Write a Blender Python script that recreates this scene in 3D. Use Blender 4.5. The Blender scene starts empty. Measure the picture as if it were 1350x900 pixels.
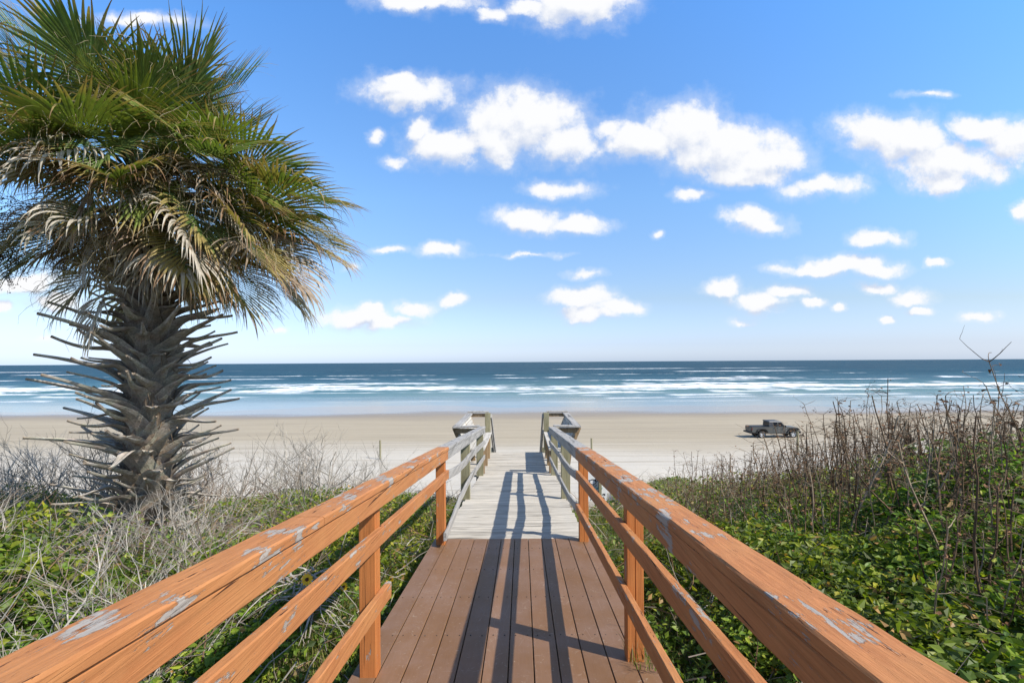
import bpy, math, random
import numpy as np
from mathutils import Vector, Matrix, Euler
random.seed(7); RNG = np.random.default_rng(11)
S = bpy.context.scene
C = S.collection
PI = math.pi
CZ = 9.05            # height of the eye above the sea; "rel" heights below are measured from the eye

# ------------------------------------------------------------------ camera
cam_d = bpy.data.cameras.new('camera'); cam = bpy.data.objects.new('camera', cam_d); C.objects.link(cam)
cam.location = (0, 0, CZ); cam.rotation_euler = (math.radians(90), math.radians(0.35), 0)
cam_d.sensor_width = 36; cam_d.lens = 17.44; cam_d.shift_x = -0.0093; cam_d.shift_y = 0.0200
cam_d.clip_start = 0.05; cam_d.clip_end = 60000
S.camera = cam
S.cycles.max_bounces = 6; S.cycles.diffuse_bounces = 3; S.cycles.glossy_bounces = 3; S.cycles.transmission_bounces = 3; S.cycles.caustics_reflective = False

# ------------------------------------------------------------------ light
SUN = Vector((0.88, -0.49, 1.0)).normalized()
EL = math.asin(SUN.z); AZ = math.atan2(SUN.x, SUN.y)
sd = bpy.data.lights.new('sun', 'SUN'); sd.energy = 4.6; sd.angle = math.radians(0.5); sd.color = (1, .93, .82)
so = bpy.data.objects.new('sun', sd); C.objects.link(so); so.location = (20, -10, 40)
so.rotation_euler = (-SUN).to_track_quat('-Z', 'Y').to_euler()
S.view_settings.view_transform = 'Standard'; S.view_settings.look = 'None'
S.view_settings.exposure = 0.45; S.view_settings.gamma = 1; S.view_settings.use_curve_mapping = False

CLOUDS = [  # x, y on the sky (gnomonic units of 1/654), half sizes, strength
 (690,160,78,40,1.25),(745,190,48,26,1.1),(655,185,45,26,1.1),(595,190,52,22,1.0),(560,170,18,22,.8),(540,118,60,21,1.1),
 (525,104,30,12,.8),(905,168,62,34,1.2),(850,185,48,26,1.1),(960,200,90,32,1.2),(1010,215,55,24,1.1),(985,232,60,16,1.0),(1085,250,75,15,.62),
 (805,165,30,18,.6),(1150,180,50,26,1.15),(1195,190,55,28,1.2),(1250,222,70,27,1.15),(1255,242,34,16,1.0),(1295,175,50,18,1.1),(1335,192,48,26,1.15),
 (760,8,72,30,1.2),(650,18,17,11,.9),(560,2,66,14,.95),(700,12,40,12,.8),(700,292,50,16,1.05),(760,294,42,12,1.0),(740,248,60,14,.62),
 (990,289,34,12,1.0),(1008,298,30,12,1.0),(580,327,28,11,1.0),(517,328,26,7,.6),(768,395,40,14,1.0),(812,406,36,10,1.0),(775,414,40,10,.75),
 (1115,352,58,13,1.0),(1075,358,52,9,.85),(1160,357,34,10,.9),(1160,314,34,12,.72),(957,384,26,11,1.05),(1002,402,34,13,1.0),(1035,388,30,9,.85),
 (1072,402,18,6,.9),(1155,381,26,8,1.0),(1203,392,26,9,1.0),(1218,409,18,6,.95),(1290,421,20,8,1.0),(1344,280,16,13,1.0),(1230,349,13,6,.8),
 (470,415,46,11,.9),(510,422,44,9,.9),(487,406,18,7,.8),(546,407,30,9,1.0),(600,397,17,8,.9),(30,371,56,13,1.0),(75,395,34,11,1.0),(8,403,13,7,.8),
 (60,440,22,6,.5),(915,260,30,9,.65),(870,309,13,8,.5),(496,180,14,11,.62),(770,362,32,9,.5),(1165,426,11,6,.7),(525,207,30,9,.5),(1112,407,10,6,.9),
 (1255,205,130,9,.35),(1225,130,60,8,.35),(700,335,70,5,.35),(180,25,90,12,.6),(980,425,22,7,.5),(368,437,16,7,.5),(470,355,18,7,.45)]
W = bpy.data.worlds.new('World'); S.world = W; W.use_nodes = True
nt = W.node_tree; N = nt.nodes; L = nt.links; N.clear()
def wn(t, **k):
    n = N.new(t)
    for a, b in k.items(): setattr(n, a, b)
    return n
sky = wn('ShaderNodeTexSky', sky_type='NISHITA'); sky.sun_disc = False
sky.sun_elevation = EL; sky.sun_rotation = AZ; sky.altitude = 5; sky.air_density = 1.25; sky.dust_density = 0.6; sky.ozone_density = 3.5
geo = wn('ShaderNodeTexCoord')
sep = wn('ShaderNodeSeparateXYZ'); L.new(geo.outputs['Generated'], sep.inputs[0])
ay = wn('ShaderNodeMath', operation='ABSOLUTE'); L.new(sep.outputs['Y'], ay.inputs[0])
ay2 = wn('ShaderNodeMath', operation='MAXIMUM'); L.new(ay.outputs[0], ay2.inputs[0]); ay2.inputs[1].default_value = .05
ux = wn('ShaderNodeMath', operation='DIVIDE'); L.new(sep.outputs['X'], ux.inputs[0]); L.new(ay2.outputs[0], ux.inputs[1])
uz = wn('ShaderNodeMath', operation='DIVIDE'); L.new(sep.outputs['Z'], uz.inputs[0]); L.new(ay2.outputs[0], uz.inputs[1])
comb = wn('ShaderNodeCombineXYZ'); L.new(ux.outputs[0], comb.inputs[0]); L.new(uz.outputs[0], comb.inputs[1])
def wnoise(scale, detail, rough, vec):
    n = wn('ShaderNodeTexNoise'); n.inputs['Scale'].default_value = scale; n.inputs['Detail'].default_value = detail; n.inputs['Roughness'].default_value = rough
    L.new(vec, n.inputs['Vector']); return n
NG = bpy.data.node_groups.new('cloud_density', 'ShaderNodeTree')
NG.interface.new_socket('P', in_out='INPUT', socket_type='NodeSocketVector'); NG.interface.new_socket('D', in_out='OUTPUT', socket_type='NodeSocketFloat'); NG.interface.new_socket('A', in_out='OUTPUT', socket_type='NodeSocketFloat')
_N, _L = N, L; N = NG.nodes; L = NG.links
gi = wn('NodeGroupInput'); go_ = wn('NodeGroupOutput'); pin = gi.outputs[0]
n1 = wnoise(8, 6, .6, pin)
wsub = wn('ShaderNodeVectorMath', operation='SUBTRACT'); L.new(n1.outputs['Color'], wsub.inputs[0]); wsub.inputs[1].default_value = (.5, .5, .5)
wmad = wn('ShaderNodeVectorMath', operation='MULTIPLY_ADD'); L.new(wsub.outputs[0], wmad.inputs[0]); wmad.inputs[1].default_value = (.10, .07, 0); L.new(pin, wmad.inputs[2])
acc = None
for (cx, cy, rx, ry, w) in CLOUDS:
    u = (cx-687.5)/654; v = (477-cy)/654; rx = rx*1.20/654; ry = ry*1.24/654
    m = wn('ShaderNodeVectorMath', operation='MULTIPLY_ADD'); L.new(wmad.outputs[0], m.inputs[0])
    m.inputs[1].default_value = (1/rx, 1/ry, 0); m.inputs[2].default_value = (-u/rx, -v/ry, 0)
    ln = wn('ShaderNodeVectorMath', operation='LENGTH'); L.new(m.outputs[0], ln.inputs[0])
    f = wn('ShaderNodeMath', operation='MULTIPLY_ADD'); L.new(ln.outputs['Value'], f.inputs[0]); f.inputs[1].default_value = -1.05; f.inputs[2].default_value = 1.05 if w > .7 else w*1.1+.12
    if acc is None: acc = f.outputs[0]
    else:
        x = wn('ShaderNodeMath', operation='SMOOTH_MAX'); L.new(acc, x.inputs[0]); L.new(f.outputs[0], x.inputs[1]); x.inputs[2].default_value = .10; acc = x.outputs[0]
n2 = wnoise(17, 9, .62, pin)
nm = wn('ShaderNodeMath', operation='MULTIPLY_ADD'); L.new(n2.outputs['Fac'], nm.inputs[0]); nm.inputs[1].default_value = 1.5; nm.inputs[2].default_value = -.78
ad = wn('ShaderNodeMath', operation='ADD'); L.new(acc, ad.inputs[0]); L.new(nm.outputs[0], ad.inputs[1])
L.new(ad.outputs[0], go_.inputs[0]); L.new(acc, go_.inputs[1])
N, L = _N, _L
g1_ = wn('ShaderNodeGroup'); g1_.node_tree = NG; L.new(comb.outputs[0], g1_.inputs[0])
off_ = wn('ShaderNodeVectorMath', operation='ADD'); L.new(comb.outputs[0], off_.inputs[0]); off_.inputs[1].default_value = (.012, .030, 0)
g2_ = wn('ShaderNodeGroup'); g2_.node_tree = NG; L.new(off_.outputs[0], g2_.inputs[0])
mr = wn('ShaderNodeMapRange', interpolation_type='SMOOTHSTEP'); L.new(g1_.outputs[0], mr.inputs[0]); mr.inputs[1].default_value = -.10; mr.inputs[2].default_value = .50
# thin veil of vapour round the clouds
v1 = wn('ShaderNodeMapRange', interpolation_type='SMOOTHSTEP'); L.new(g1_.outputs[0], v1.inputs[0]); v1.inputs[1].default_value = -.42; v1.inputs[2].default_value = .25
v2 = wn('ShaderNodeMath', operation='MULTIPLY'); L.new(v1.outputs[0], v2.inputs[0]); v2.inputs[1].default_value = .28
mr_m = wn('ShaderNodeMath', operation='MAXIMUM'); L.new(mr.outputs[0], mr_m.inputs[0]); L.new(v2.outputs[0], mr_m.inputs[1]); MASK = mr_m
df = wn('ShaderNodeMath', operation='SUBTRACT'); L.new(g2_.outputs[0], df.inputs[0]); L.new(g1_.outputs[0], df.inputs[1])
mr2 = wn('ShaderNodeMapRange', interpolation_type='SMOOTHSTEP'); L.new(df.outputs[0], mr2.inputs[0]); mr2.inputs[1].default_value = -.22; mr2.inputs[2].default_value = .55
ccol = wn('ShaderNodeMixRGB'); L.new(mr2.outputs[0], ccol.inputs[0]); ccol.inputs[1].default_value = (7.2, 7.25, 7.4, 1); ccol.inputs[2].default_value = (4.9, 5.4, 6.5, 1)
tint = wn('ShaderNodeMixRGB', blend_type='MULTIPLY'); tint.inputs[0].default_value = 1; L.new(sky.outputs[0], tint.inputs[1]); 
er = wn('ShaderNodeValToRGB'); el_ = er.color_ramp.elements
for p_, c_ in ((.035, (.97, 1.14, 1.84)), (.125, (1.02, 1.06, 1.28)), (.33, (1.08, 1.34, 1.60)), (.72, (.92, 1.48, 2.0))): e_ = el_.new(p_); e_.color = (*c_, 1)
el_[0].color = (1.08, 1.38, 2.35, 1); el_[len(el_)-1].color = (.95, 1.05, 1.15, 1)
L.new(uz.outputs[0], er.inputs[0]); L.new(er.outputs[0], tint.inputs[2])
SKYTINT = tint
mix = wn('ShaderNodeMixRGB'); L.new(MASK.outputs[0], mix.inputs[0]); L.new(tint.outputs[0], mix.inputs[1]); L.new(ccol.outputs[0], mix.inputs[2])
bg = wn('ShaderNodeBackground'); L.new(mix.outputs[0], bg.inputs[0]); bg.inputs[1].default_value = 0.10
W.cycles.sampling_method = 'NONE'
wo = wn('ShaderNodeOutputWorld'); L.new(bg.outputs[0], wo.inputs[0])

# ------------------------------------------------------------------ helpers
def tag(o, label=None, cat=None, group=None, kind=None):
    if label: o['label'] = label
    if cat: o['category'] = cat
    if group: o['group'] = group
    if kind: o['kind'] = kind
    return o
def empty(name, loc, label, cat, group=None, rz=0):
    o = bpy.data.objects.new(name, None); C.objects.link(o); o.location = loc; o.rotation_euler = (0, 0, rz)
    o.empty_display_size = .2
    return tag(o, label, cat, group)
class MB:
    def __init__(s): s.v = []; s.f = []; s.c = []; s.m = []
    def add(s, vs, fs, col=None, mi=0):
        b = len(s.v); s.v.extend(vs); s.f.extend([tuple(i+b for i in f) for f in fs]); s.m.extend([mi]*len(fs))
        if col is not None:
            s.c.extend(col if isinstance(col, list) else [col]*len(vs))
    def mesh(s, name, mats, smooth=False):
        me = bpy.data.meshes.new(name); me.from_pydata([tuple(v) for v in s.v], [], s.f)
        for m in (mats if isinstance(mats, (list, tuple)) else [mats]): me.materials.append(m)
        if any(s.m): me.polygons.foreach_set('material_index', s.m)
        if s.c and len(s.c) == len(s.v):
            a = me.color_attributes.new('Col', 'FLOAT_COLOR', 'POINT')
            a.data.foreach_set('color', np.array([(c[0], c[1], c[2], 1) for c in s.c], dtype=np.float32).ravel())
        me.polygons.foreach_set('use_smooth', [smooth]*len(s.f))
        me.update(); return me
    def build(s, name, mats, parent=None, smooth=False, origin=(0, 0, 0)):
        """vertices are given in world space when a parent at origin is named"""
        if parent is not None:
            o0 = parent.location if origin == (0, 0, 0) else Vector(origin)
            s.v = [(v[0]-o0[0], v[1]-o0[1], v[2]-o0[2]) for v in s.v]
        o = bpy.data.objects.new(name, s.mesh(name, mats, smooth)); C.objects.link(o)
        if parent is not None: o.parent = parent
        return o
    def local(s, name, mats, parent, smooth=False):
        o = bpy.data.objects.new(name, s.mesh(name, mats, smooth)); C.objects.link(o)
        if parent is not None: o.parent = parent
        return o
def npmesh(name, v, faces, nside, mat, col=None, smooth=False):
    me = bpy.data.meshes.new(name); nf = len(faces)
    me.vertices.add(len(v)); me.vertices.foreach_set('co', np.asarray(v, np.float32).ravel())
    me.loops.add(nf*nside); me.polygons.add(nf)
    me.loops.foreach_set('vertex_index', np.asarray(faces, np.int32).ravel())
    me.polygons.foreach_set('loop_start', np.arange(0, nf*nside, nside, dtype=np.int32))
    me.polygons.foreach_set('loop_total', np.full(nf, nside, np.int32))
    me.polygons.foreach_set('use_smooth', [smooth]*nf)
    me.materials.append(mat)
    if col is not None:
        a = me.color_attributes.new('Col', 'FLOAT_COLOR', 'POINT')
        cc = np.ones((len(v), 4), np.float32); cc[:, :3] = col; a.data.foreach_set('color', cc.ravel())
    me.update(calc_edges=True); me.validate()
    return me
def frame(d, upv=Vector((0, 0, 1))):
    d = Vector(d).normalized()
    if abs(d.dot(upv)) > .98: upv = Vector((0, 1, 0))
    a = d.cross(upv).normalized(); return d, a, a.cross(d)
def beam(mb, pts, w, h, side, ch=.004, jit=0., step=None, rot=0):
    """board of width w (along side) and height h swept along pts, with eased edges"""
    pts = [Vector(p) for p in pts]; side = Vector(side).normalized()
    if step:
        q = []
        for a, b in zip(pts, pts[1:]):
            n = max(1, int((b-a).length/step)); q += [a.lerp(b, i/n) for i in range(n)]
        pts = q+[pts[-1]]
    rings = []; n = len(pts); x, y = w/2, h/2
    prof = [(-x+ch, -y), (x-ch, -y), (x, -y+ch), (x, y-ch), (x-ch, y), (-x+ch, y), (-x, y-ch), (-x, -y+ch)]
    vs = []
    for i, p in enumerate(pts):
        d = (pts[min(i+1, n-1)]-pts[max(i-1, 0)]).normalized()
        up = side.cross(d).normalized(); sd_ = d.cross(up).normalized()
        for (a, b) in prof:
            v = p+sd_*a+up*b
            if jit: v = v+Vector((random.gauss(0, jit), 0, random.gauss(0, jit)))
            vs.append(v)
    fs = [tuple(range(7, -1, -1)), tuple((n-1)*8+i for i in range(8))]
    for i in range(n-1):
        for k in range(8):
            k2 = (k+1) % 8; fs.append((i*8+k, i*8+k2, i*8+8+k2, i*8+8+k))
    mb.add(vs, fs)
def box(mb, x0, x1, y0, y1, z0, z1, ch=.004):
    """box in rel heights"""
    beam(mb, [((x0+x1)/2, (y0+y1)/2, z0), ((x0+x1)/2, (y0+y1)/2, z1)], abs(x1-x0), abs(y1-y0), (1, 0, 0), ch)
def tube(mb, pts, rs, n=5, col=None, cap=True, mi=0):
    pts = [Vector(p) for p in pts]; m = len(pts); vs = []
    if not hasattr(rs, '__len__'): rs = [rs]*m
    up = Vector((.13, .21, .97))
    for i, p in enumerate(pts):
        d, a, b = frame(pts[min(i+1, m-1)]-pts[max(i-1, 0)], up)
        for k in range(n):
            t = 2*PI*k/n; vs.append(p+a*(math.cos(t)*rs[i])+b*(math.sin(t)*rs[i]))
    fs = [(i*n+k, i*n+(k+1) % n, (i+1)*n+(k+1) % n, (i+1)*n+k) for i in range(m-1) for k in range(n)]
    if cap: fs += [tuple(range(n-1, -1, -1)), tuple((m-1)*n+k for k in range(n))]
    mb.add(vs, fs, col, mi)
def Z(r): return CZ+r

# ------------------------------------------------------------------ materials
def mat(name):
    m = bpy.data.materials.new(name); m.use_nodes = True; nt = m.node_tree
    return m, nt, nt.nodes['Principled BSDF']
def nd(nt, t, **k):
    n = nt.nodes.new(t)
    for a, b in k.items(): setattr(n, a, b)
    return n
def noise(nt, vec, scale, detail=4, rough=.5, dist=0):
    n = nd(nt, 'ShaderNodeTexNoise'); n.inputs['Scale'].default_value = scale; n.inputs['Detail'].default_value = detail
    n.inputs['Roughness'].default_value = rough; n.inputs['Distortion'].default_value = dist
    if vec is not None: nt.links.new(vec, n.inputs['Vector'])
    return n.outputs['Fac']
def mapping(nt, vec, scale):
    n = nd(nt, 'ShaderNodeMapping'); n.inputs['Scale'].default_value = scale; nt.links.new(vec, n.inputs['Vector']); return n.outputs[0]
def ramp(nt, fac, stops, interp='LINEAR'):
    n = nd(nt, 'ShaderNodeValToRGB'); n.color_ramp.interpolation = interp
    e = n.color_ramp.elements
    while len(e) < len(stops): e.new(.5)
    for i, (p, c) in enumerate(stops):
        e[i].position = p; e[i].color = (c, c, c, 1) if not hasattr(c, '__len__') else (*c, 1)
    nt.links.new(fac, n.inputs[0]); return n.outputs[0]
def mixc(nt, fac, a, b, mode='MIX'):
    n = nd(nt, 'ShaderNodeMixRGB', blend_type=mode)
    for i, x in enumerate((fac, a, b)):
        if hasattr(x, 'is_linked') or hasattr(x, 'links'): nt.links.new(x, n.inputs[i])
        elif hasattr(x, '__len__'): n.inputs[i].default_value = (*x, 1)
        else: n.inputs[i].default_value = x
    return n.outputs[0]
def math_(nt, op, a, b=None, c=None):
    n = nd(nt, 'ShaderNodeMath', operation=op)
    for i, x in enumerate((a, b, c)):
        if x is None: continue
        if hasattr(x, 'links'): nt.links.new(x, n.inputs[i])
        else: n.inputs[i].default_value = x
    return n.outputs[0]
def bump(nt, h, strength, dist, P):
    n = nd(nt, 'ShaderNodeBump'); n.inputs['Strength'].default_value = strength; n.inputs['Distance'].default_value = dist
    nt.links.new(h, n.inputs['Height']); nt.links.new(n.outputs[0], P.inputs['Normal'])
def simple(name, col, rough=.5, metal=0, spec=.5):
    m, nt, P = mat(name); P.inputs['Base Color'].default_value = (*col, 1); P.inputs['Roughness'].default_value = rough
    P.inputs['Metallic'].default_value = metal; P.inputs['Specular IOR Level'].default_value = spec
    return m
def objc(nt): return nd(nt, 'ShaderNodeTexCoord').outputs['Object']
def worldpos(nt): return nd(nt, 'ShaderNodeNewGeometry').outputs['Position']
def island(nt): return nd(nt, 'ShaderNodeNewGeometry').outputs['Random Per Island']

def painted_wood(name, axis, peel=.62, col=(.45, .185, .070)):
    """orange stained timber, paint worn through to grey wood along the grain"""
    m, nt, P = mat(name); o = worldpos(nt)
    def ax(al, ac): return {'x': (al, ac, ac), 'y': (ac, al, ac), 'z': (ac, ac, al)}[axis]
    grain = noise(nt, mapping(nt, o, ax(2.0, 85)), 1, 6, .65, .5)
    wide = noise(nt, mapping(nt, o, ax(1.1, 26)), 1, 4, .6, 1.2)
    big = noise(nt, o, 2.6, 5, .65)
    pn = noise(nt, mapping(nt, o, ax(4.5, 42)), 1, 6, .7, .4)
    patch = noise(nt, o, 4.6, 5, .6)
    pe = math_(nt, 'MULTIPLY_ADD', patch, .62, math_(nt, 'MULTIPLY', pn, .55))
    pm = ramp(nt, pe, [(peel, 0), (peel+.016, 1)])
    fine = noise(nt, mapping(nt, o, ax(2.5, 170)), 1, 3, .6)
    c = mixc(nt, ramp(nt, grain, [(.30, 0), (.66, 1)]), tuple(x*.74 for x in col), tuple(min(1, x*1.12) for x in col))
    c = mixc(nt, ramp(nt, wide, [(.34, .38), (.50, 0)]), c, tuple(x*f for x, f in zip(col, (.62, .50, .45))))
    c = mixc(nt, ramp(nt, big, [(.42, 0), (.7, .6)]), c, tuple(min(1, x*f) for x, f in zip(col, (1.08, 1.25, 1.25))))
    crack = noise(nt, mapping(nt, o, ax(.8, 48)), 1, 5, .6, 1.0)
    cm = ramp(nt, crack, [(.335, 1), (.352, 0)])
    c = mixc(nt, cm, c, (.07, .028, .014))
    grey = mixc(nt, fine, (.22, .19, .165), (.47, .43, .385))
    c = mixc(nt, pm, c, grey)
    nt.links.new(c, P.inputs['Base Color']); P.inputs['Roughness'].default_value = .68; P.inputs['Specular IOR Level'].default_value = .2
    h = math_(nt, 'ADD', math_(nt, 'MULTIPLY', grain, .9), math_(nt, 'MULTIPLY', pm, -.7)); h = math_(nt, 'ADD', h, math_(nt, 'MULTIPLY', cm, -1.8)); h = math_(nt, 'ADD', h, math_(nt, 'MULTIPLY', wide, .8))
    bump(nt, h, .8, .004, P)
    return m
def grey_wood(name, axis, lo=(.23, .215, .19), hi=(.50, .475, .43), green=0., per_board=True):
    m, nt, P = mat(name); o = worldpos(nt)
    g = {'x': (2.4, 75, 75), 'y': (75, 2.4, 75), 'z': (75, 75, 2.4)}[axis]
    g2 = {'x': (1.2, 16, 16), 'y': (16, 1.2, 16), 'z': (16, 16, 1.2)}[axis]
    if per_board:
        cmb = nd(nt, 'ShaderNodeCombineXYZ'); r = math_(nt, 'MULTIPLY', island(nt), 40)
        for i in range(3): nt.links.new(r, cmb.inputs[i])
        va = nd(nt, 'ShaderNodeVectorMath', operation='ADD'); nt.links.new(o, va.inputs[0]); nt.links.new(cmb.outputs[0], va.inputs[1]); o = va.outputs[0]
    grain = noise(nt, mapping(nt, o, g), 1, 6, .65, .8)
    streak = noise(nt, mapping(nt, o, g2), 1, 5, .6, .5)
    c = mixc(nt, ramp(nt, grain, [(.28, 0), (.62, 1)]), lo, hi)
    c = mixc(nt, ramp(nt, streak, [(.30, .85), (.47, 0)]), c, tuple(x*.42 for x in lo))
    c = mixc(nt, ramp(nt, streak, [(.55, 0), (.75, .6)]), c, tuple(min(1, x*1.15) for x in hi))
    if green: c = mixc(nt, green, c, (.22, .20, .085))
    b = ramp(nt, island(nt), [(0, .80), (1, 1.0)])
    c = mixc(nt, 1, c, b, 'MULTIPLY')
    nt.links.new(c, P.inputs['Base Color']); P.inputs['Roughness'].default_value = .8; P.inputs['Specular IOR Level'].default_value = .2
    bump(nt, math_(nt, 'ADD', grain, math_(nt, 'MULTIPLY', streak, .7)), .6, .006, P)
    return m
M_or_y = painted_wood('orange_paint_rail', 'y', .675)
M_or_c = painted_wood('orange_paint_cap', 'y', .643)
M_or_z = painted_wood('orange_paint_post', 'z', .72, (.47, .165, .050))
M_gr_y = grey_wood('grey_rail_timber', 'y', (.20, .19, .18), (.44, .425, .40))
M_gr_x = grey_wood('grey_deck_timber', 'x', (.30, .275, .235), (.60, .555, .48))
M_gr_z = grey_wood('grey_post_timber', 'z', (.20, .185, .13), (.38, .355, .25), .35)
M_gr_b = grey_wood('bench_timber', 'y', (.36, .34, .30), (.60, .575, .53))
M_br_z = grey_wood('brown_leg_timber', 'z', (.20, .13, .07), (.38, .27, .16))

def composite(name):
    m, nt, P = mat(name); o = worldpos(nt)
    n1 = noise(nt, mapping(nt, o, (30, 3, 30)), 1, 5, .6); n2 = noise(nt, o, 3, 5, .6); n3 = noise(nt, o, 22, 5, .7, 1.5)
    c = mixc(nt, n1, (.165, .082, .034), (.225, .120, .058))
    c = mixc(nt, ramp(nt, n2, [(.4, 0), (.75, .55)]), c, (.25, .16, .12))
    c = mixc(nt, ramp(nt, n3, [(.60, 0), (.70, .5)]), c, (.42, .34, .26))
    vor = nd(nt, 'ShaderNodeTexVoronoi', feature='DISTANCE_TO_EDGE'); vor.inputs['Scale'].default_value = 4.5
    nt.links.new(mapping(nt, o, (3.0, 1, 1)), vor.inputs['Vector'])
    scr = ramp(nt, vor.outputs['Distance'], [(.003, 1), (.012, 0)])
    c = mixc(nt, math_(nt, 'MULTIPLY', scr, ramp(nt, n2, [(.5, 0), (.62, .4)])), c, (.36, .27, .21))
    b = ramp(nt, island(nt), [(0, .86), (1, 1.05)]); c = mixc(nt, 1, c, b, 'MULTIPLY')
    nt.links.new(c, P.inputs['Base Color']); P.inputs['Roughness'].default_value = .55; P.inputs['Specular IOR Level'].default_value = .35
    bump(nt, noise(nt, mapping(nt, o, (160, 5, 160)), 1, 3, .6), .3, .002, P)
    return m
M_comp = composite('brown_composite')

def vcol(name, rough=.5, trans=.3, spec=.4, var=.25, back=None):
    m, nt, P = mat(name); a = nd(nt, 'ShaderNodeAttribute', attribute_name='Col'); o = worldpos(nt)
    n = noise(nt, o, 14, 3, .6)
    f = ramp(nt, n, [(.3, 1-var), (.7, 1+var*.4)])
    c = mixc(nt, 1, a.outputs['Color'], f, 'MULTIPLY')
    nt.links.new(c, P.inputs['Base Color']); P.inputs['Roughness'].default_value = rough; P.inputs['Specular IOR Level'].default_value = spec
    if trans:
        t = nd(nt, 'ShaderNodeBsdfTranslucent'); c2 = mixc(nt, 1, c, (1.25, 1.35, .6), 'MULTIPLY'); nt.links.new(c2, t.inputs[0])
        mx = nd(nt, 'ShaderNodeMixShader'); mx.inputs[0].default_value = trans
        nt.links.new(P.outputs[0], mx.inputs[1]); nt.links.new(t.outputs[0], mx.inputs[2])
        nt.links.new(mx.outputs[0], nt.nodes['Material Output'].inputs[0])
    return m
M_leaf = vcol('leaf', .5, .36, .35)
M_frond = vcol('palm_blade', .45, .28, .4, .3)
M_twig = vcol('twig_bark', .85, 0, .15, .35)
M_grass = vcol('grass_blade', .6, .35, .2)

def bark(name):
    m, nt, P = mat(name); o = worldpos(nt)
    n1 = noise(nt, mapping(nt, o, (30, 30, 8)), 1, 6, .7, 1.2); n2 = noise(nt, o, 5, 4, .6)
    c = ramp(nt, n1, [(.25, (.035, .024, .016)), (.5, (.13, .09, .055)), (.75, (.30, .235, .16))])
    c = mixc(nt, ramp(nt, n2, [(.4, 0), (.7, .5)]), c, (.17, .155, .135))
    nt.links.new(c, P.inputs['Base Color']); P.inputs['Roughness'].default_value = .9; bump(nt, n1, 1, .02, P); return m
M_bark = bark('palm_trunk_fibre')
def bootm(name):
    m, nt, P = mat(name); a = nd(nt, 'ShaderNodeAttribute', attribute_name='Col'); o = objc(nt)
    n1 = noise(nt, mapping(nt, o, (3.0, 60, 60)), 1, 5, .65, .5); n2 = noise(nt, worldpos(nt), 7, 4, .6)
    f = ramp(nt, n1, [(.3, .42), (.62, 1.1)]); c = mixc(nt, 1, a.outputs['Color'], f, 'MULTIPLY')
    c = mixc(nt, ramp(nt, n2, [(.42, 0), (.7, .55)]), c, (.14, .105, .075))
    nt.links.new(c, P.inputs['Base Color']); P.inputs['Roughness'].default_value = .8; P.inputs['Specular IOR Level'].default_value = .2
    bump(nt, n1, .8, .008, P); return m
M_boot = bootm('palm_leaf_base')

# ------------------------------------------------------------------ value noise in numpy (for terrain and planting)
_lat = RNG.random((256, 256))
def vnoise(x, y, s):
    x = np.asarray(x)*s+100.3; y = np.asarray(y)*s+57.7
    xi = np.floor(x).astype(int); yi = np.floor(y).astype(int); fx = x-xi; fy = y-yi
    fx = fx*fx*(3-2*fx); fy = fy*fy*(3-2*fy)
    g = lambda a, b: _lat[a % 256, b % 256]
    return (g(xi, yi)*(1-fx)+g(xi+1, yi)*fx)*(1-fy)+(g(xi, yi+1)*(1-fx)+g(xi+1, yi+1)*fx)*fy
def sstep(a, b, x):
    t = np.clip((np.asarray(x)-a)/(b-a), 0, 1); return t*t*(3-2*t)
def deckz(y): return -1.53-.07*y
def terr(x, y):
    """terrain height relative to the eye"""
    x = np.asarray(x, float); y = np.asarray(y, float)
    prof_l = np.interp(y, [-400, -3, 0, 4, 7, 9.5, 11.5, 14, 18, 23, 29, 36, 55, 85, 105, 140, 300], [-1.5, -1.5, -1.6, -2.02, -2.42, -2.9, -3.35, -4.5, -6.1, -7.3, -8.0, -8.2, -8.55, -8.98, -9.10, -9.8, -14])
    prof_r = np.interp(y, [-400, -3, 0, 4, 7, 10, 13, 16, 18.5, 23, 29, 36, 55, 85, 105, 140, 300], [-1.5, -1.5, -1.6, -2.05, -2.5, -3.0, -3.55, -4.15, -5.4, -7.2, -8.0, -8.2, -8.55, -8.98, -9.10, -9.8, -14])
    k = sstep(-1, 3, x); z = prof_l*(1-k)+prof_r*k
    dune = 1-sstep(12, 20, y)
    z = z+dune*.55*sstep(2.2, 6.5, x)*(1-sstep(8, 13, y))+dune*.12*sstep(-2, -4.5, x)*(1-sstep(6, 10, y))
    z = z+dune*((vnoise(x, y, .55)-.5)*.28+(vnoise(x, y, 1.7)-.5)*.10)
    z = z-.65*sstep(7.5, 10.5, y)*(1-sstep(14.5, 16.5, y))*sstep(.8, 1.2, x)*(1-sstep(2.4, 3.2, x))
    fd = sstep(16, 22, y)*(1-sstep(34, 44, y)); z = z+fd*(vnoise(x, y, .22)-.45)*.5
    z = z+(1-sstep(40, 60, y))*(vnoise(x, y, .9)-.5)*.06
    z = z+sstep(70, 84, y)*(1-sstep(112, 130, y))*((vnoise(x, y, .018)-.5)*.14+(vnoise(x, y, .05)-.5)*.05)
    cor = (1-sstep(1.15, 1.7, np.abs(x+.1)))*(1-sstep(14, 17, y))
    lim = np.where(y < 5.3, -1.53-.07*y, np.maximum(-1.406-.092*y, -2.4))-.42
    return np.where(cor > 0, z*(1-cor)+np.minimum(z, lim)*cor, z)

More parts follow.
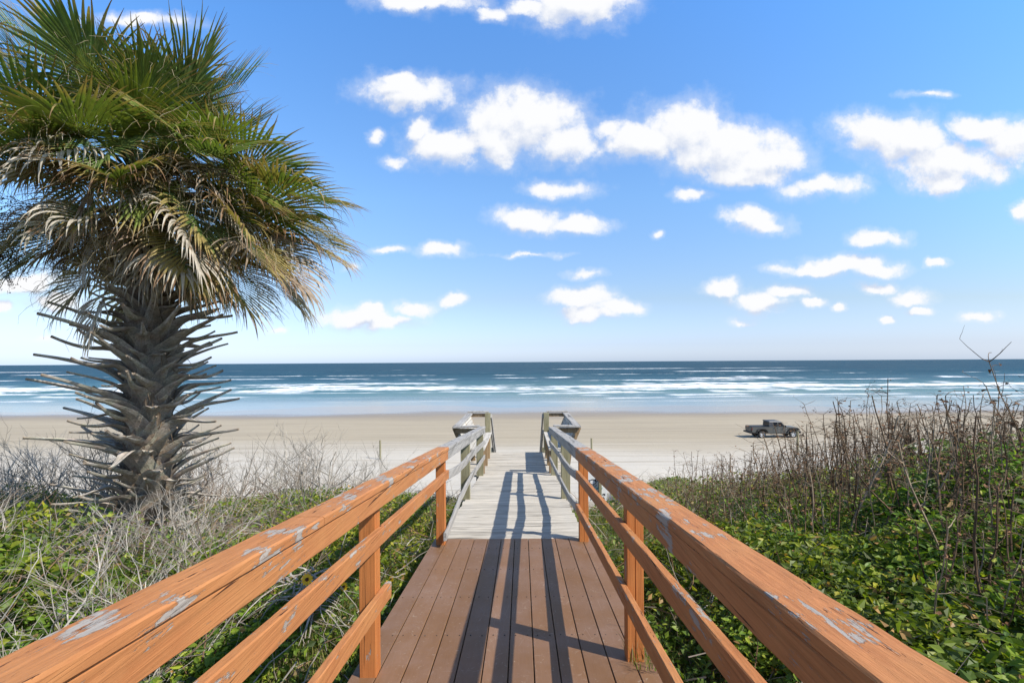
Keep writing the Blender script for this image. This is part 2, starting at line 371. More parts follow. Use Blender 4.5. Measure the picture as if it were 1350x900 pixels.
# ------------------------------------------------------------------ setting: ground
def axis_pts(lo, hi, fine_lo, fine_hi, st, grow=1.14):
    a = list(np.arange(fine_lo, fine_hi+1e-6, st)); s = st
    while a[-1] < hi: s *= grow; a.append(min(hi, a[-1]+s))
    s = st; b = [fine_lo]
    while b[-1] > lo: s *= grow; b.append(max(lo, b[-1]-s))
    return np.array(b[::-1][:-1]+a)
xs = axis_pts(-6000, 6000, -14, 14, .22, 1.10); ys = axis_pts(-3000, 300, -3, 22, .2, 1.07)
X, Y = np.meshgrid(xs, ys); Zt = terr(X, Y)+CZ
v = np.stack([X, Y, Zt], -1).reshape(-1, 3); nx, ny = len(xs), len(ys)
ii = np.arange(nx*ny).reshape(ny, nx)
fq = np.stack([ii[:-1, :-1], ii[:-1, 1:], ii[1:, 1:], ii[1:, :-1]], -1).reshape(-1, 4)
m, nt_, P = mat('dune_and_beach_sand'); p = worldpos(nt_)
sp = nd(nt_, 'ShaderNodeSeparateXYZ'); nt_.links.new(p, sp.inputs[0])
lg = noise(nt_, mapping(nt_, p, (.02, .06, 0)), 1, 4, .55)
yy = math_(nt_, 'ADD', sp.outputs['Y'], math_(nt_, 'MULTIPLY_ADD', lg, 26, -13))
def rng(fac, a, b):
    n = nd(nt_, 'ShaderNodeMapRange', interpolation_type='SMOOTHSTEP'); nt_.links.new(fac, n.inputs[0]); n.inputs[1].default_value = a; n.inputs[2].default_value = b; return n.outputs[0]
f1 = noise(nt_, p, 4, 6, .7); streak = noise(nt_, mapping(nt_, p, (.05, .9, .2)), 1, 5, .6, .4)
dry = mixc(nt_, f1, (.43, .395, .335), (.56, .52, .45))
dry = mixc(nt_, ramp(nt_, streak, [(.38, .7), (.5, 0)]), dry, (.42, .375, .30))
damp = mixc(nt_, ramp(nt_, streak, [(.3, 0), (.7, 1)]), (.315, .268, .195), (.40, .342, .25))
c = mixc(nt_, rng(yy, 41, 56), dry, damp)
trk = noise(nt_, mapping(nt_, p, (.014, 1.5, 0)), 1, 3, .55, .25)
c = mixc(nt_, math_(nt_, 'MULTIPLY', ramp(nt_, trk, [(.53, 0), (.58, .6), (.63, 0)]), ramp(nt_, noise(nt_, mapping(nt_, p, (.01, .15, 0)), 1, 2, .5), [(.45, 0), (.6, 1)])), c, (.22, .185, .14))
spk = noise(nt_, p, 1.3, 6, .8)
c = mixc(nt_, math_(nt_, 'MULTIPLY', ramp(nt_, spk, [(.64, 0), (.69, .6)]), math_(nt_, 'SUBTRACT', 1, rng(yy, 34, 50))), c, (.20, .15, .10))
wet = rng(yy, 78, 90)
c = mixc(nt_, rng(yy, 72, 88), c, (.25, .21, .165))
litter = mixc(nt_, noise(nt_, p, 20, 5, .7), (.06, .045, .03), (.24, .19, .13))
veg = math_(nt_, 'SUBTRACT', 1, rng(math_(nt_, 'ADD', sp.outputs['Y'], math_(nt_, 'MULTIPLY_ADD', noise(nt_, p, .7, 3, .6), 4, -2)), 13, 17))
c = mixc(nt_, veg, c, litter)
nt_.links.new(c, P.inputs['Base Color'])
ro = math_(nt_, 'MULTIPLY_ADD', wet, -.72, .9); nt_.links.new(ro, P.inputs['Roughness']); 
P.inputs['Specular IOR Level'].default_value = .35
dryb = math_(nt_, 'SUBTRACT', 1, wet)
hb = math_(nt_, 'MULTIPLY', math_(nt_, 'ADD', noise(nt_, p, 1.6, 6, .65), noise(nt_, mapping(nt_, p, (.25, 2, 1)), 1, 3, .6)), dryb)
bump(nt_, hb, .5, .10, P)
ground = bpy.data.objects.new('ground', npmesh('ground', v, fq, 4, m, smooth=True)); C.objects.link(ground)
tag(ground, 'pale beach sand running from the dune down to the surf', kind='structure')

# ------------------------------------------------------------------ setting: sea
xs = axis_pts(-30000, 30000, -160, 160, 1.6, 1.08); ys = axis_pts(70, 40000, 86, 420, 1.0, 1.06)
X, Y = np.meshgrid(xs, ys)
sw = 0
for yc, h, wd in ((131, .22, 4), (148, .40, 5), (172, .95, 6), (192, .6, 5), (225, .45, 8), (262, .4, 8), (330, .7, 9), (395, .5, 9)):
    yc2 = yc+(vnoise(X, Y*0, .02)-.5)*16+(vnoise(X, Y*0, .008)-.5)*20
    amp = .35+.9*vnoise(X, Y*0+yc, .03)
    sw = sw+h*amp*np.exp(-((Y-yc2)/wd)**2)
ch = (vnoise(X, Y, .35)-.5)*.22*sstep(110, 180, Y)*(1-sstep(500, 900, Y))
Zs = sw+ch+ .05*(vnoise(X, Y, .12)-.5)
v = np.stack([X, Y, Zs], -1).reshape(-1, 3); nx, ny = len(xs), len(ys); ii = np.arange(nx*ny).reshape(ny, nx)
fq = np.stack([ii[:-1, :-1], ii[:-1, 1:], ii[1:, 1:], ii[1:, :-1]], -1).reshape(-1, 4)
m, nt_, P = mat('sea_water'); p = worldpos(nt_)
sp = nd(nt_, 'ShaderNodeSeparateXYZ'); nt_.links.new(p, sp.inputs[0])
wv = noise(nt_, mapping(nt_, p, (.012, .02, 0)), 1, 5, .6)
yy = math_(nt_, 'ADD', sp.outputs['Y'], math_(nt_, 'MULTIPLY_ADD', wv, 50, -25))
st = noise(nt_, mapping(nt_, p, (.012, .12, 0)), 1, 6, .6, .5)
yn = math_(nt_, 'DIVIDE', yy, 700)
base = ramp(nt_, yn, [(.135, (.24, .24, .21)), (.165, (.17, .205, .175)), (.20, (.085, .17, .15)), (.27, (.04, .12, .13)), (.36, (.012, .062, .092)), (.55, (.006, .040, .070)), (.95, (.005, .030, .056))])
base = mixc(nt_, ramp(nt_, st, [(.35, 0), (.65, .5)]), base, (.05, .13, .16), 'MIX')
# foam: lines of breakers and broken streaks
def foamline(yc, wd, seed, lo, hi, sx=.014, strength=1):
    off = nd(nt_, 'ShaderNodeVectorMath', operation='ADD'); nt_.links.new(p, off.inputs[0]); off.inputs[1].default_value = (seed*131.7, seed*57.1, 0)
    bend = noise(nt_, mapping(nt_, off.outputs[0], (.010, 0, 0)), 1, 3, .5)
    small = noise(nt_, mapping(nt_, off.outputs[0], (.09, .10, 0)), 1, 5, .7)
    d = math_(nt_, 'ABSOLUTE', math_(nt_, 'SUBTRACT', math_(nt_, 'ADD', sp.outputs['Y'], math_(nt_, 'ADD', math_(nt_, 'MULTIPLY_ADD', bend, 26, -13), math_(nt_, 'MULTIPLY_ADD', small, wd*3.2, -wd*1.6))), yc))
    band = nd(nt_, 'ShaderNodeMapRange', interpolation_type='SMOOTHSTEP'); nt_.links.new(d, band.inputs[0]); band.inputs[1].default_value = wd; band.inputs[2].default_value = wd*.35
    along = noise(nt_, mapping(nt_, off.outputs[0], (sx, .004, 0)), 1, 4, .6)
    al = ramp(nt_, along, [(lo, 0), (hi, strength)])
    return math_(nt_, 'MULTIPLY', band.outputs[0], al)
lines = [(124, 2.4, 21, .50, .56, .03, .7), (140, 3.0, 22, .50, .56, .025, .8), (154, 4.0, 23, .46, .52, .02, .9), (183, 6.0, 24, .42, .5, .016, 1), (210, 5.0, 25, .50, .55, .016, .9), (256, 7.0, 26, .52, .56, .012, 1), (116, 2.2, 1, .50, .58, .03, .35), (131, 2.6, 3, .52, .57, .02, .8), (148, 3.2, 4, .51, .56, .02, .85), (161, 4.5, 5, .46, .52, .02, .9), (174, 8.5, 6, .20, .28, .014, 1),
         (194, 5.5, 7, .49, .55, .014, 1), (232, 6, 8, .50, .55, .012, 1), (285, 9, 9, .53, .57, .010, 1), (345, 13, 10, .50, .54, .008, 1), (440, 16, 11, .54, .58, .007, 1), (620, 26, 13, .56, .60, .005, .9)]
fo = None
for a in lines:
    q = foamline(*a); fo = q if fo is None else math_(nt_, 'MAXIMUM', fo, q)
br = noise(nt_, mapping(nt_, p, (.12, .5, 0)), 1, 6, .75)
fo = math_(nt_, 'MULTIPLY', fo, ramp(nt_, br, [(.36, .12), (.52, 1)]))
caps = math_(nt_, 'MULTIPLY', ramp(nt_, noise(nt_, mapping(nt_, p, (.05, .11, 0)), 1, 5, .7), [(.68, 0), (.71, .85)]), rngx if False else ramp(nt_, yn, [(.22, 0), (.35, 1)]))
fo = math_(nt_, 'MAXIMUM', fo, caps)
base = mixc(nt_, fo, base, (.80, .82, .83))
nt_.links.new(base, P.inputs['Base Color'])
rr = math_(nt_, 'MAXIMUM', ramp(nt_, yn, [(.15, .16), (.21, .34), (.5, .5)]), math_(nt_, 'MULTIPLY', fo, .9)); nt_.links.new(rr, P.inputs['Roughness'])
sw_ = ramp(nt_, yn, [(.15, .45), (.26, .16), (.5, .06)]); nt_.links.new(sw_, P.inputs['Specular IOR Level'])
hb = math_(nt_, 'ADD', noise(nt_, mapping(nt_, p, (.25, .8, 0)), 1, 6, .7), math_(nt_, 'MULTIPLY', noise(nt_, mapping(nt_, p, (.03, .12, 0)), 1, 3, .6), 3))
hb = math_(nt_, 'MULTIPLY', hb, ramp(nt_, yn, [(.16, .05), (.24, 1)]))
bump(nt_, hb, .6, .5, P)
sea = bpy.data.objects.new('sea', npmesh('sea', v, fq, 4, m, smooth=True)); C.objects.link(sea)
tag(sea, 'blue ocean with white breakers rolling in rows', kind='structure')

# ------------------------------------------------------------------ boardwalk: brown ramp, grey ramp, landing, stairs
bw = empty('boardwalk', (-.1, 5, Z(-1.9)), 'wooden boardwalk ramp, brown planks first and weathered grey planks beyond, leading to the beach', 'boardwalk')
YB = 5.36
mb = MB()
for k in range(12):
    x0 = -.953+.1447*k; w = .1447-(.006 if k != 1 else .006)
    dz = random.uniform(-.0015, .0015)
    y0 = -2.5
    beam(mb, [(x0+.0723, y0, Z(deckz(y0)-.0125+dz)), (x0+.0723, YB-random.uniform(0, .006), Z(deckz(YB)-.0125+dz))], w, .025, (1, 0, 0), .0025, step=.6)
mb.build('brown_planks', M_comp, bw)
mb = MB()
for yj in np.arange(-2.3, 5.3, .61):
    for k in range(12):
        for q in (.035, .11):
            xx = -.953+.1447*k+q+random.uniform(-.004, .004); yv = yj+random.uniform(-.004, .004); tube(mb, [(xx, yv, Z(deckz(yv)-.002)), (xx, yv, Z(deckz(yv)+.0022))], .0042, 8)
tag(mb.build('deck_screws', simple('screw_head', (.05, .035, .028), .6), bw), kind='stuff')
mb = MB()
beam(mb, [(-.90, -2.5, Z(deckz(-2.5)-.125)), (-.90, YB-.06, Z(deckz(YB-.06)-.125))], .04, .19, (1, 0, 0))
beam(mb, [(.72, -2.5, Z(deckz(-2.5)-.125)), (.72, YB-.06, Z(deckz(YB-.06)-.125))], .04, .19, (1, 0, 0))
for yj in np.arange(-2.3, 5.3, .61): beam(mb, [(-.87, yj, Z(deckz(yj)-.125)), (.69, yj, Z(deckz(yj)-.125))], .04, .17, (0, 1, 0))
mb.build('joists', M_gr_y, bw)
def gz(y): return max(-1.406-.092*y, -2.40)
mb = MB(); y = YB+.075
while y < 13.3:
    z0 = gz(y); xl, xr = (-.88, .68) if y < 10.4 else (-1.25, 1.0)
    xl += random.uniform(-.012, .012); xr += random.uniform(-.012, .012)
    dz = random.uniform(-.004, .004); slope = -.092 if y < 10.7 else 0; sg = random.uniform(-.006, .006)
    pts = [Vector((xl+(xr-xl)*t, y+random.uniform(-.001, .001), Z(z0-.019+dz+sg*math.sin(t*3)))) for t in (0, .25, .5, .75, 1)]
    beam(mb, pts, .1405-.009-random.uniform(0, .005), .038, (0, 1, 0), .005, jit=.0006); y += .1405
mb.build('grey_planks', M_gr_x, bw)
mb = MB()
for xx in (-.84, -.1, .64): beam(mb, [(xx, YB+.02, Z(gz(YB)-.14)), (xx, 10.6, Z(gz(10.6)-.14)), (xx, 13.25, Z(-2.54))], .04, .19, (1, 0, 0))
for xx in (-1.2, .95): beam(mb, [(xx, 10.5, Z(-2.54)), (xx, 13.25, Z(-2.54))], .04, .19, (1, 0, 0))
for (xx, yyv) in ((-.84, 7.7), (.64, 7.7), (-.84, 10.3), (.64, 10.3), (-1.15, 13.1), (.9, 13.1)):
    box(mb, xx-.06, xx+.06, yyv-.06, yyv+.06, Z(-9.0 if yyv > 11 else -4.2), Z(gz(yyv)-.24))
mb.build('substructure', M_gr_y, bw)
# stairs down to the sand
mb = MB(); ns = 28
for i in range(ns):
    yst = 13.45+i*.29; zst = -2.40-(i+1)*.19
    for q in (-.07, .075): beam(mb, [(-.76, yst+q, Z(zst)), (.58, yst+q, Z(zst))], .138, .038, (0, 1, 0), .004)
mb.build('stair_tread', M_gr_x, bw)
mb = MB()
for xx in (-.79, .60): beam(mb, [(xx, 13.35, Z(-2.62)), (xx, 13.35+ns*.29, Z(-2.62-ns*.19))], .04, .26, (1, 0, 0))
mb.build('stringer', M_gr_y, bw)

# railings ---------------------------------------------------------------
def zrail(c, y): return -c-.089*y
def railing(name, side, xin, c, label, group):
    """side -1 left / +1 right; xin = inner face of the rails"""
    s = side; r = empty(name, (s*(xin+.08), 5, Z(-1.9)), label, 'railing', group)
    T = .036; xf = s*(xin+T/2); xp0 = xin+T+.002
    posts = [(-2.1, 'o'), (.32, 'o'), ((2.76 if s < 0 else 2.90), 'o'), ((5.19 if s < 0 else 5.27), 'o'), (7.66, 'g'), (10.3, 'g')]
    for (py, kd) in posts:
        mb = MB(); w = .092 if kd == 'o' else .138
        d = .092 if kd == 'o' else .09
        zb = (deckz(py)+.001 if py < 5.3 else gz(py)+.001)
        if kd == 'g': zb -= .0
        if kd == 'o' and s > 0:       # doubled post: two boards side by side
            box(mb, s*xp0, s*(xp0+.045), py-.045, py+.045, Z(zb), Z(zrail(c, py)-.040), .003)
            box(mb, s*(xp0+.048), s*(xp0+.096), py-.045, py+.045, Z(zb), Z(zrail(c, py)-.040), .003)
        else:
            box(mb, s*xp0, s*(xp0+w), py-d/2, py+d/2, Z(zb), Z(zrail(c, py)-.040), .004)
        mb.build('post', M_or_z if kd == 'o' else M_gr_z, r)
    ysm = 5.15 if s < 0 else 5.22
    capw = .125 if s < 0 else .140; xc = s*(xin-.008+capw/2)
    spl = [-2.4, 1.9 if s < 0 else 4.05, ysm]
    mb = MB()
    for a, b in zip(spl, spl[1:]):
        beam(mb, [(xc+random.uniform(-.002, .002), a+.002, Z(zrail(c, a)-.019)), (xc, b-.002, Z(zrail(c, b)-.019+random.uniform(-.001, .001)))], capw, .038, (1, 0, 0), .006, jit=.0007, step=.12)
    mb.build('cap_rail', M_or_c, r)
    mb = MB(); beam(mb, [(xc, ysm+.001, Z(zrail(c, ysm)-.019)), (xc, 10.38, Z(zrail(c, 10.38)-.019))], capw, .038, (1, 0, 0), .005, jit=.001, step=.2)
    mb.build('cap_rail', M_gr_y, r)
    mb = MB(); beam(mb, [(xf, -2.4, Z(zrail(c, -2.4)-.041-.0445)), (xf, ysm, Z(zrail(c, ysm)-.041-.0445))], T, .089, (1, 0, 0), .004, jit=.0005, step=.15)
    mb.build('top_rail', M_or_y, r)
    mb = MB(); beam(mb, [(xf, ysm+.002, Z(zrail(c, ysm)-.041-.0445)), (xf, 10.36, Z(zrail(c, 10.36)-.041-.0445))], T, .089, (1, 0, 0), .004, jit=.001, step=.2)
    mb.build('top_rail', M_gr_y, r)
    cm = .245+.045; cl = .60+.045
    mb = MB(); ym = 5.2
    beam(mb, [(xf, -2.4, Z(zrail(c, -2.4)-cm)), (xf, ym, Z(zrail(c, ym)-cm))], T, .089, (1, 0, 0), .004, jit=.0005, step=.15)
    mb.build('middle_rail', M_or_y, r)
    mb = MB()
    path = [(5.21, -.30), (6.0, -.345), (6.8, -.35), (7.66, -.325), (9, -.33), (10.36, -.33)]
    beam(mb, [(xf-(s*.001), a, Z(zrail(c, a)+b)) for a, b in path], T, .089, (1, 0, 0), .005, jit=.001, step=.2)
    mb.build('middle_rail', M_gr_y, r)
    mb = MB(); yl = 2.9 if s < 0 else 5.25
    beam(mb, [(xf, -2.4, Z(zrail(c, -2.4)-cl)), (xf, yl, Z(zrail(c, yl)-cl))], T, .089, (1, 0, 0), .004, jit=.0005, step=.15)
    mb.build('lower_rail', M_or_y, r)
    mb = MB()
    if s < 0: path = [(5.02, -.90), (5.2, -.89), (5.6, -.84), (6.3, -.74), (7.0, -.69), (7.66, -.66), (9, -.65), (10.36, -.63)]
    else: path = [(5.27, -.645), (6.2, -.70), (7.0, -.70), (7.66, -.69), (9, -.68), (10.36, -.66)]
    beam(mb, [(xf-(s*.001), a, Z(zrail(c, a)+b)) for a, b in path], T*.8, .085, (1, 0, 0), .005, jit=.001, step=.2)
    mb.build('lower_rail', M_gr_y, r)
    return r
rl = railing('railing', -1, .768, .418, 'left handrail of the boardwalk, orange paint peeling, weathered grey at far end', 'boardwalk railings')
rr_ = railing('railing', 1, .562, .432, 'right handrail of the boardwalk, orange with peeled grey patches, weathered grey at far end', 'boardwalk railings')

# landing benches, their ends and the gate posts ------------------------------------------
def bench(s, xi, xo, label):
    """bench along one side of the landing; xi inner edge of seat, xo outer edge of the back's top"""
    r = empty('bench', (s*(xi+.2), 11.9, Z(-2.4)), label, 'bench', 'landing benches')
    y0, y1 = 10.52, 13.25; zs = -1.86; zt = -1.35
    mb = MB()
    for k in range(3): beam(mb, [(s*(xi+.075+k*.146), y0, Z(zs)), (s*(xi+.075+k*.146), y1-.2, Z(zs))], .139, .038, (1, 0, 0), .005, jit=.001, step=.4)
    mb.build('seat', M_gr_b, r)
    mb = MB(); bx, tx = xi+.43, xo-.06
    for k in range(4):
        t = (k+.5)/4; t0 = .06+.22*k
        p0 = Vector((s*(bx+(tx-bx)*t0), 0, zs+.04+(zt-.06-zs)*t0)); p1 = Vector((s*(bx+(tx-bx)*(t0+.2)), 0, zs+.04+(zt-.06-zs)*(t0+.2)))
        d = (p1-p0); c0 = (p0+p1)/2
        sd_ = Vector((d.x, 0, d.z)).normalized()
        beam(mb, [(c0.x, y0+.02, Z(c0.z)), (c0.x, y1, Z(c0.z))], d.length, .032, sd_, .004)
    mb.build('backrest', M_gr_b, r)
    mb = MB(); beam(mb, [(s*(xo-.075), y0-.02, Z(zt-.019)), (s*(xo-.075), y1+.08, Z(zt-.019))], .15, .038, (1, 0, 0), .005, jit=.001, step=.4)
    mb.build('back_cap', M_gr_y, r)
    mb = MB()
    beam(mb, [(s*(xi+.10), y0-.045, Z(zt+.001)), (s*(xo+.0), y0-.045, Z(zt-.019))], .14, .038, (0, 1, 0), .005)
    beam(mb, [(s*(xi+.10), y1+.05, Z(zt+.022)), (s*(xo-.01), y1+.05, Z(zt+.022))], .12, .036, (0, 1, 0), .005)
    mb.build('arm_cap', M_gr_y, r)
    mb = MB()
    beam(mb, [(s*(xi+.14), y0-.03, Z(zt-.10)), (s*(xo-.04), y0-.03, Z(zt-.10))], .036, .10, (0, 1, 0), .004)
    beam(mb, [(s*(xi+.10), y1+.06, Z(zt-.07)), (s*(xo-.06), y1+.06, Z(zt-.07))], .036, .09, (0, 1, 0), .004)
    mb.build('end_rail', M_br_z, r)
    for yb in (y0+.05, (y0+y1)/2, y1-.05):
        mb = MB(); beam(mb, [(s*(bx-.05), yb, Z(-2.36)), (s*(bx+.02), yb, Z(zs)), (s*(tx+.03), yb, Z(zt-.045))], .04, .11, (0, 1, 0), .004)
        mb.build('back_brace', M_br_z, r)
    for yb in (10.62, 11.54, 12.40):
        mb = MB(); box(mb, s*(xi+.012), s*(xi+.10), yb-.045, yb+.045, Z(-2.399), Z(zs-.022)); mb.build('leg', M_br_z, r)
    return r
bench(-1, .79, 1.46, 'grey timber bench with slanted back on the left side of the landing')
bench(1, .565, 1.24, 'grey timber bench with slanted back on the right side of the landing')
for s, xi in ((-1, .84), (1, .58)):
    sr = empty('stair_railing', (s*(xi+.07), 13.2, Z(-2.4)), 'grey stair handrail starting at the tall post beyond the %s landing bench' % ('left' if s < 0 else 'right'), 'railing', 'stair railings')
    mb = MB(); box(mb, s*xi, s*(xi+.138), 13.13, 13.27, Z(-2.399), Z(-1.352)); mb.build('post', M_gr_z, sr)
    mb = MB(); sl = .19/.29
    beam(mb, [(s*(xi-.022), 13.22, Z(-1.42)), (s*(xi-.022), 20.6, Z(-1.42-7.38*sl))], .036, .14, (1, 0, 0), .004); mb.build('hand_rail', M_gr_y, sr)
    mb = MB(); beam(mb, [(s*(xi-.022), 13.22, Z(-1.85)), (s*(xi-.022), 20.6, Z(-1.85-7.38*sl))], .036, .089, (1, 0, 0), .004); mb.build('middle_rail', M_gr_y, sr)
    for i in range(1, 5):
        py = 13.2+i*1.8; zb = -2.4-(py-13.3)*sl
        mb = MB(); box(mb, s*xi, s*(xi+.09), py-.045, py+.045, Z(zb-.5), Z(zb+.93)); mb.build('post', M_gr_z, sr)

# sign ---------------------------------------------------------------------
sg = empty('sign', (2.28, 15, Z(-4.1)), 'white beach notice with turtle emblem and dark lettering beyond the right railing', 'sign')
mb = MB(); box(mb, 1.93, 2.56, 15.03, 15.045, Z(-4.22), Z(-3.35), .002); M_sign = simple('white_sign_board', (.74, .76, .76), .45)
mb.build('board', M_sign, sg)
mb = MB(); box(mb, 2.31, 2.39, 14.93, 15.025, Z(-5.3), Z(-3.42), .004); mb.build('post', M_gr_z, sg)
M_ink = simple('black_ink', (.03, .03, .035), .6); M_teal = simple('teal_ink', (.05, .38, .40), .6)
def text_mesh(txt, size, m, x, z, y, parent, bold=.004):
    cu = bpy.data.curves.new('lettering', 'FONT'); cu.body = txt; cu.size = size; cu.offset = bold; cu.extrude = .0015
    o = bpy.data.objects.new('tmp', cu); C.objects.link(o); dg = bpy.context.evaluated_depsgraph_get()
    me = bpy.data.meshes.new_from_object(o.evaluated_get(dg)); bpy.data.objects.remove(o)
    me.materials.clear(); me.materials.append(m)
    t = bpy.data.objects.new('lettering', me); C.objects.link(t); t.parent = parent
    t.location = Vector((x, y, Z(z)))-parent.location; t.rotation_euler = (PI/2, 0, 0); return t
text_mesh('Sea Turtle', .105, M_teal, 1.99, -3.86, 15.024, sg)
text_mesh('ke For', .12, M_ink, 2.06, -3.98, 15.024, sg)
text_mesh('tection', .11, M_ink, 2.03, -4.085, 15.024, sg)
text_mesh('Area', .11, M_ink, 2.06, -4.185, 15.024, sg)
text_mesh('rs', .11, M_ink, 2.43, -4.05, 15.024, sg); text_mesh('h', .11, M_ink, 2.44, -4.17, 15.024, sg)
mb = MB()
cx, cz = 2.14, -3.64
ring = lambda x, z, rx, rz, a0=0, a1=2*PI, n=14: [(x+rx*math.cos(a0+(a1-a0)*i/n), 15.025, Z(z+rz*math.sin(a0+(a1-a0)*i/n))) for i in range(n+1)]
tube(mb, ring(cx, cz, .10, .075), .011, 4); tube(mb, ring(cx+.10, cz+.04, .045, .03), .010, 4); tube(mb, ring(cx-.11, cz, .05, .05, 1, 5), .010, 4); tube(mb, ring(cx+.06, cz-.09, .05, .03, 3, 6), .010, 4)
mb.build('emblem', M_ink, sg)

# beach marker posts ---------------------------------------------------------
def mpost(x, y, h, r, label):
    z = float(terr(x, y)); mb = MB()
    tube(mb, [(x, y, Z(z-.2)), (x+.01, y, Z(z+h*.5)), (x, y, Z(z+h))], [r, r*.97, r*.93], 10)
    mm = M_gr_z
    o = mb.build('marker_post', mm); tag(o, label, 'post', 'beach marker posts')
mpost(-12.3, 43, 1.65, .085, 'thin wooden marker post on white sand left of the boardwalk')
mpost(5.95, 42.5, 1.75, .085, 'thin wooden marker post on the sand just right of the boardwalk')
mpost(25.0, 45, 1.9, .10, 'wooden marker post in front of the pickup front wheel')

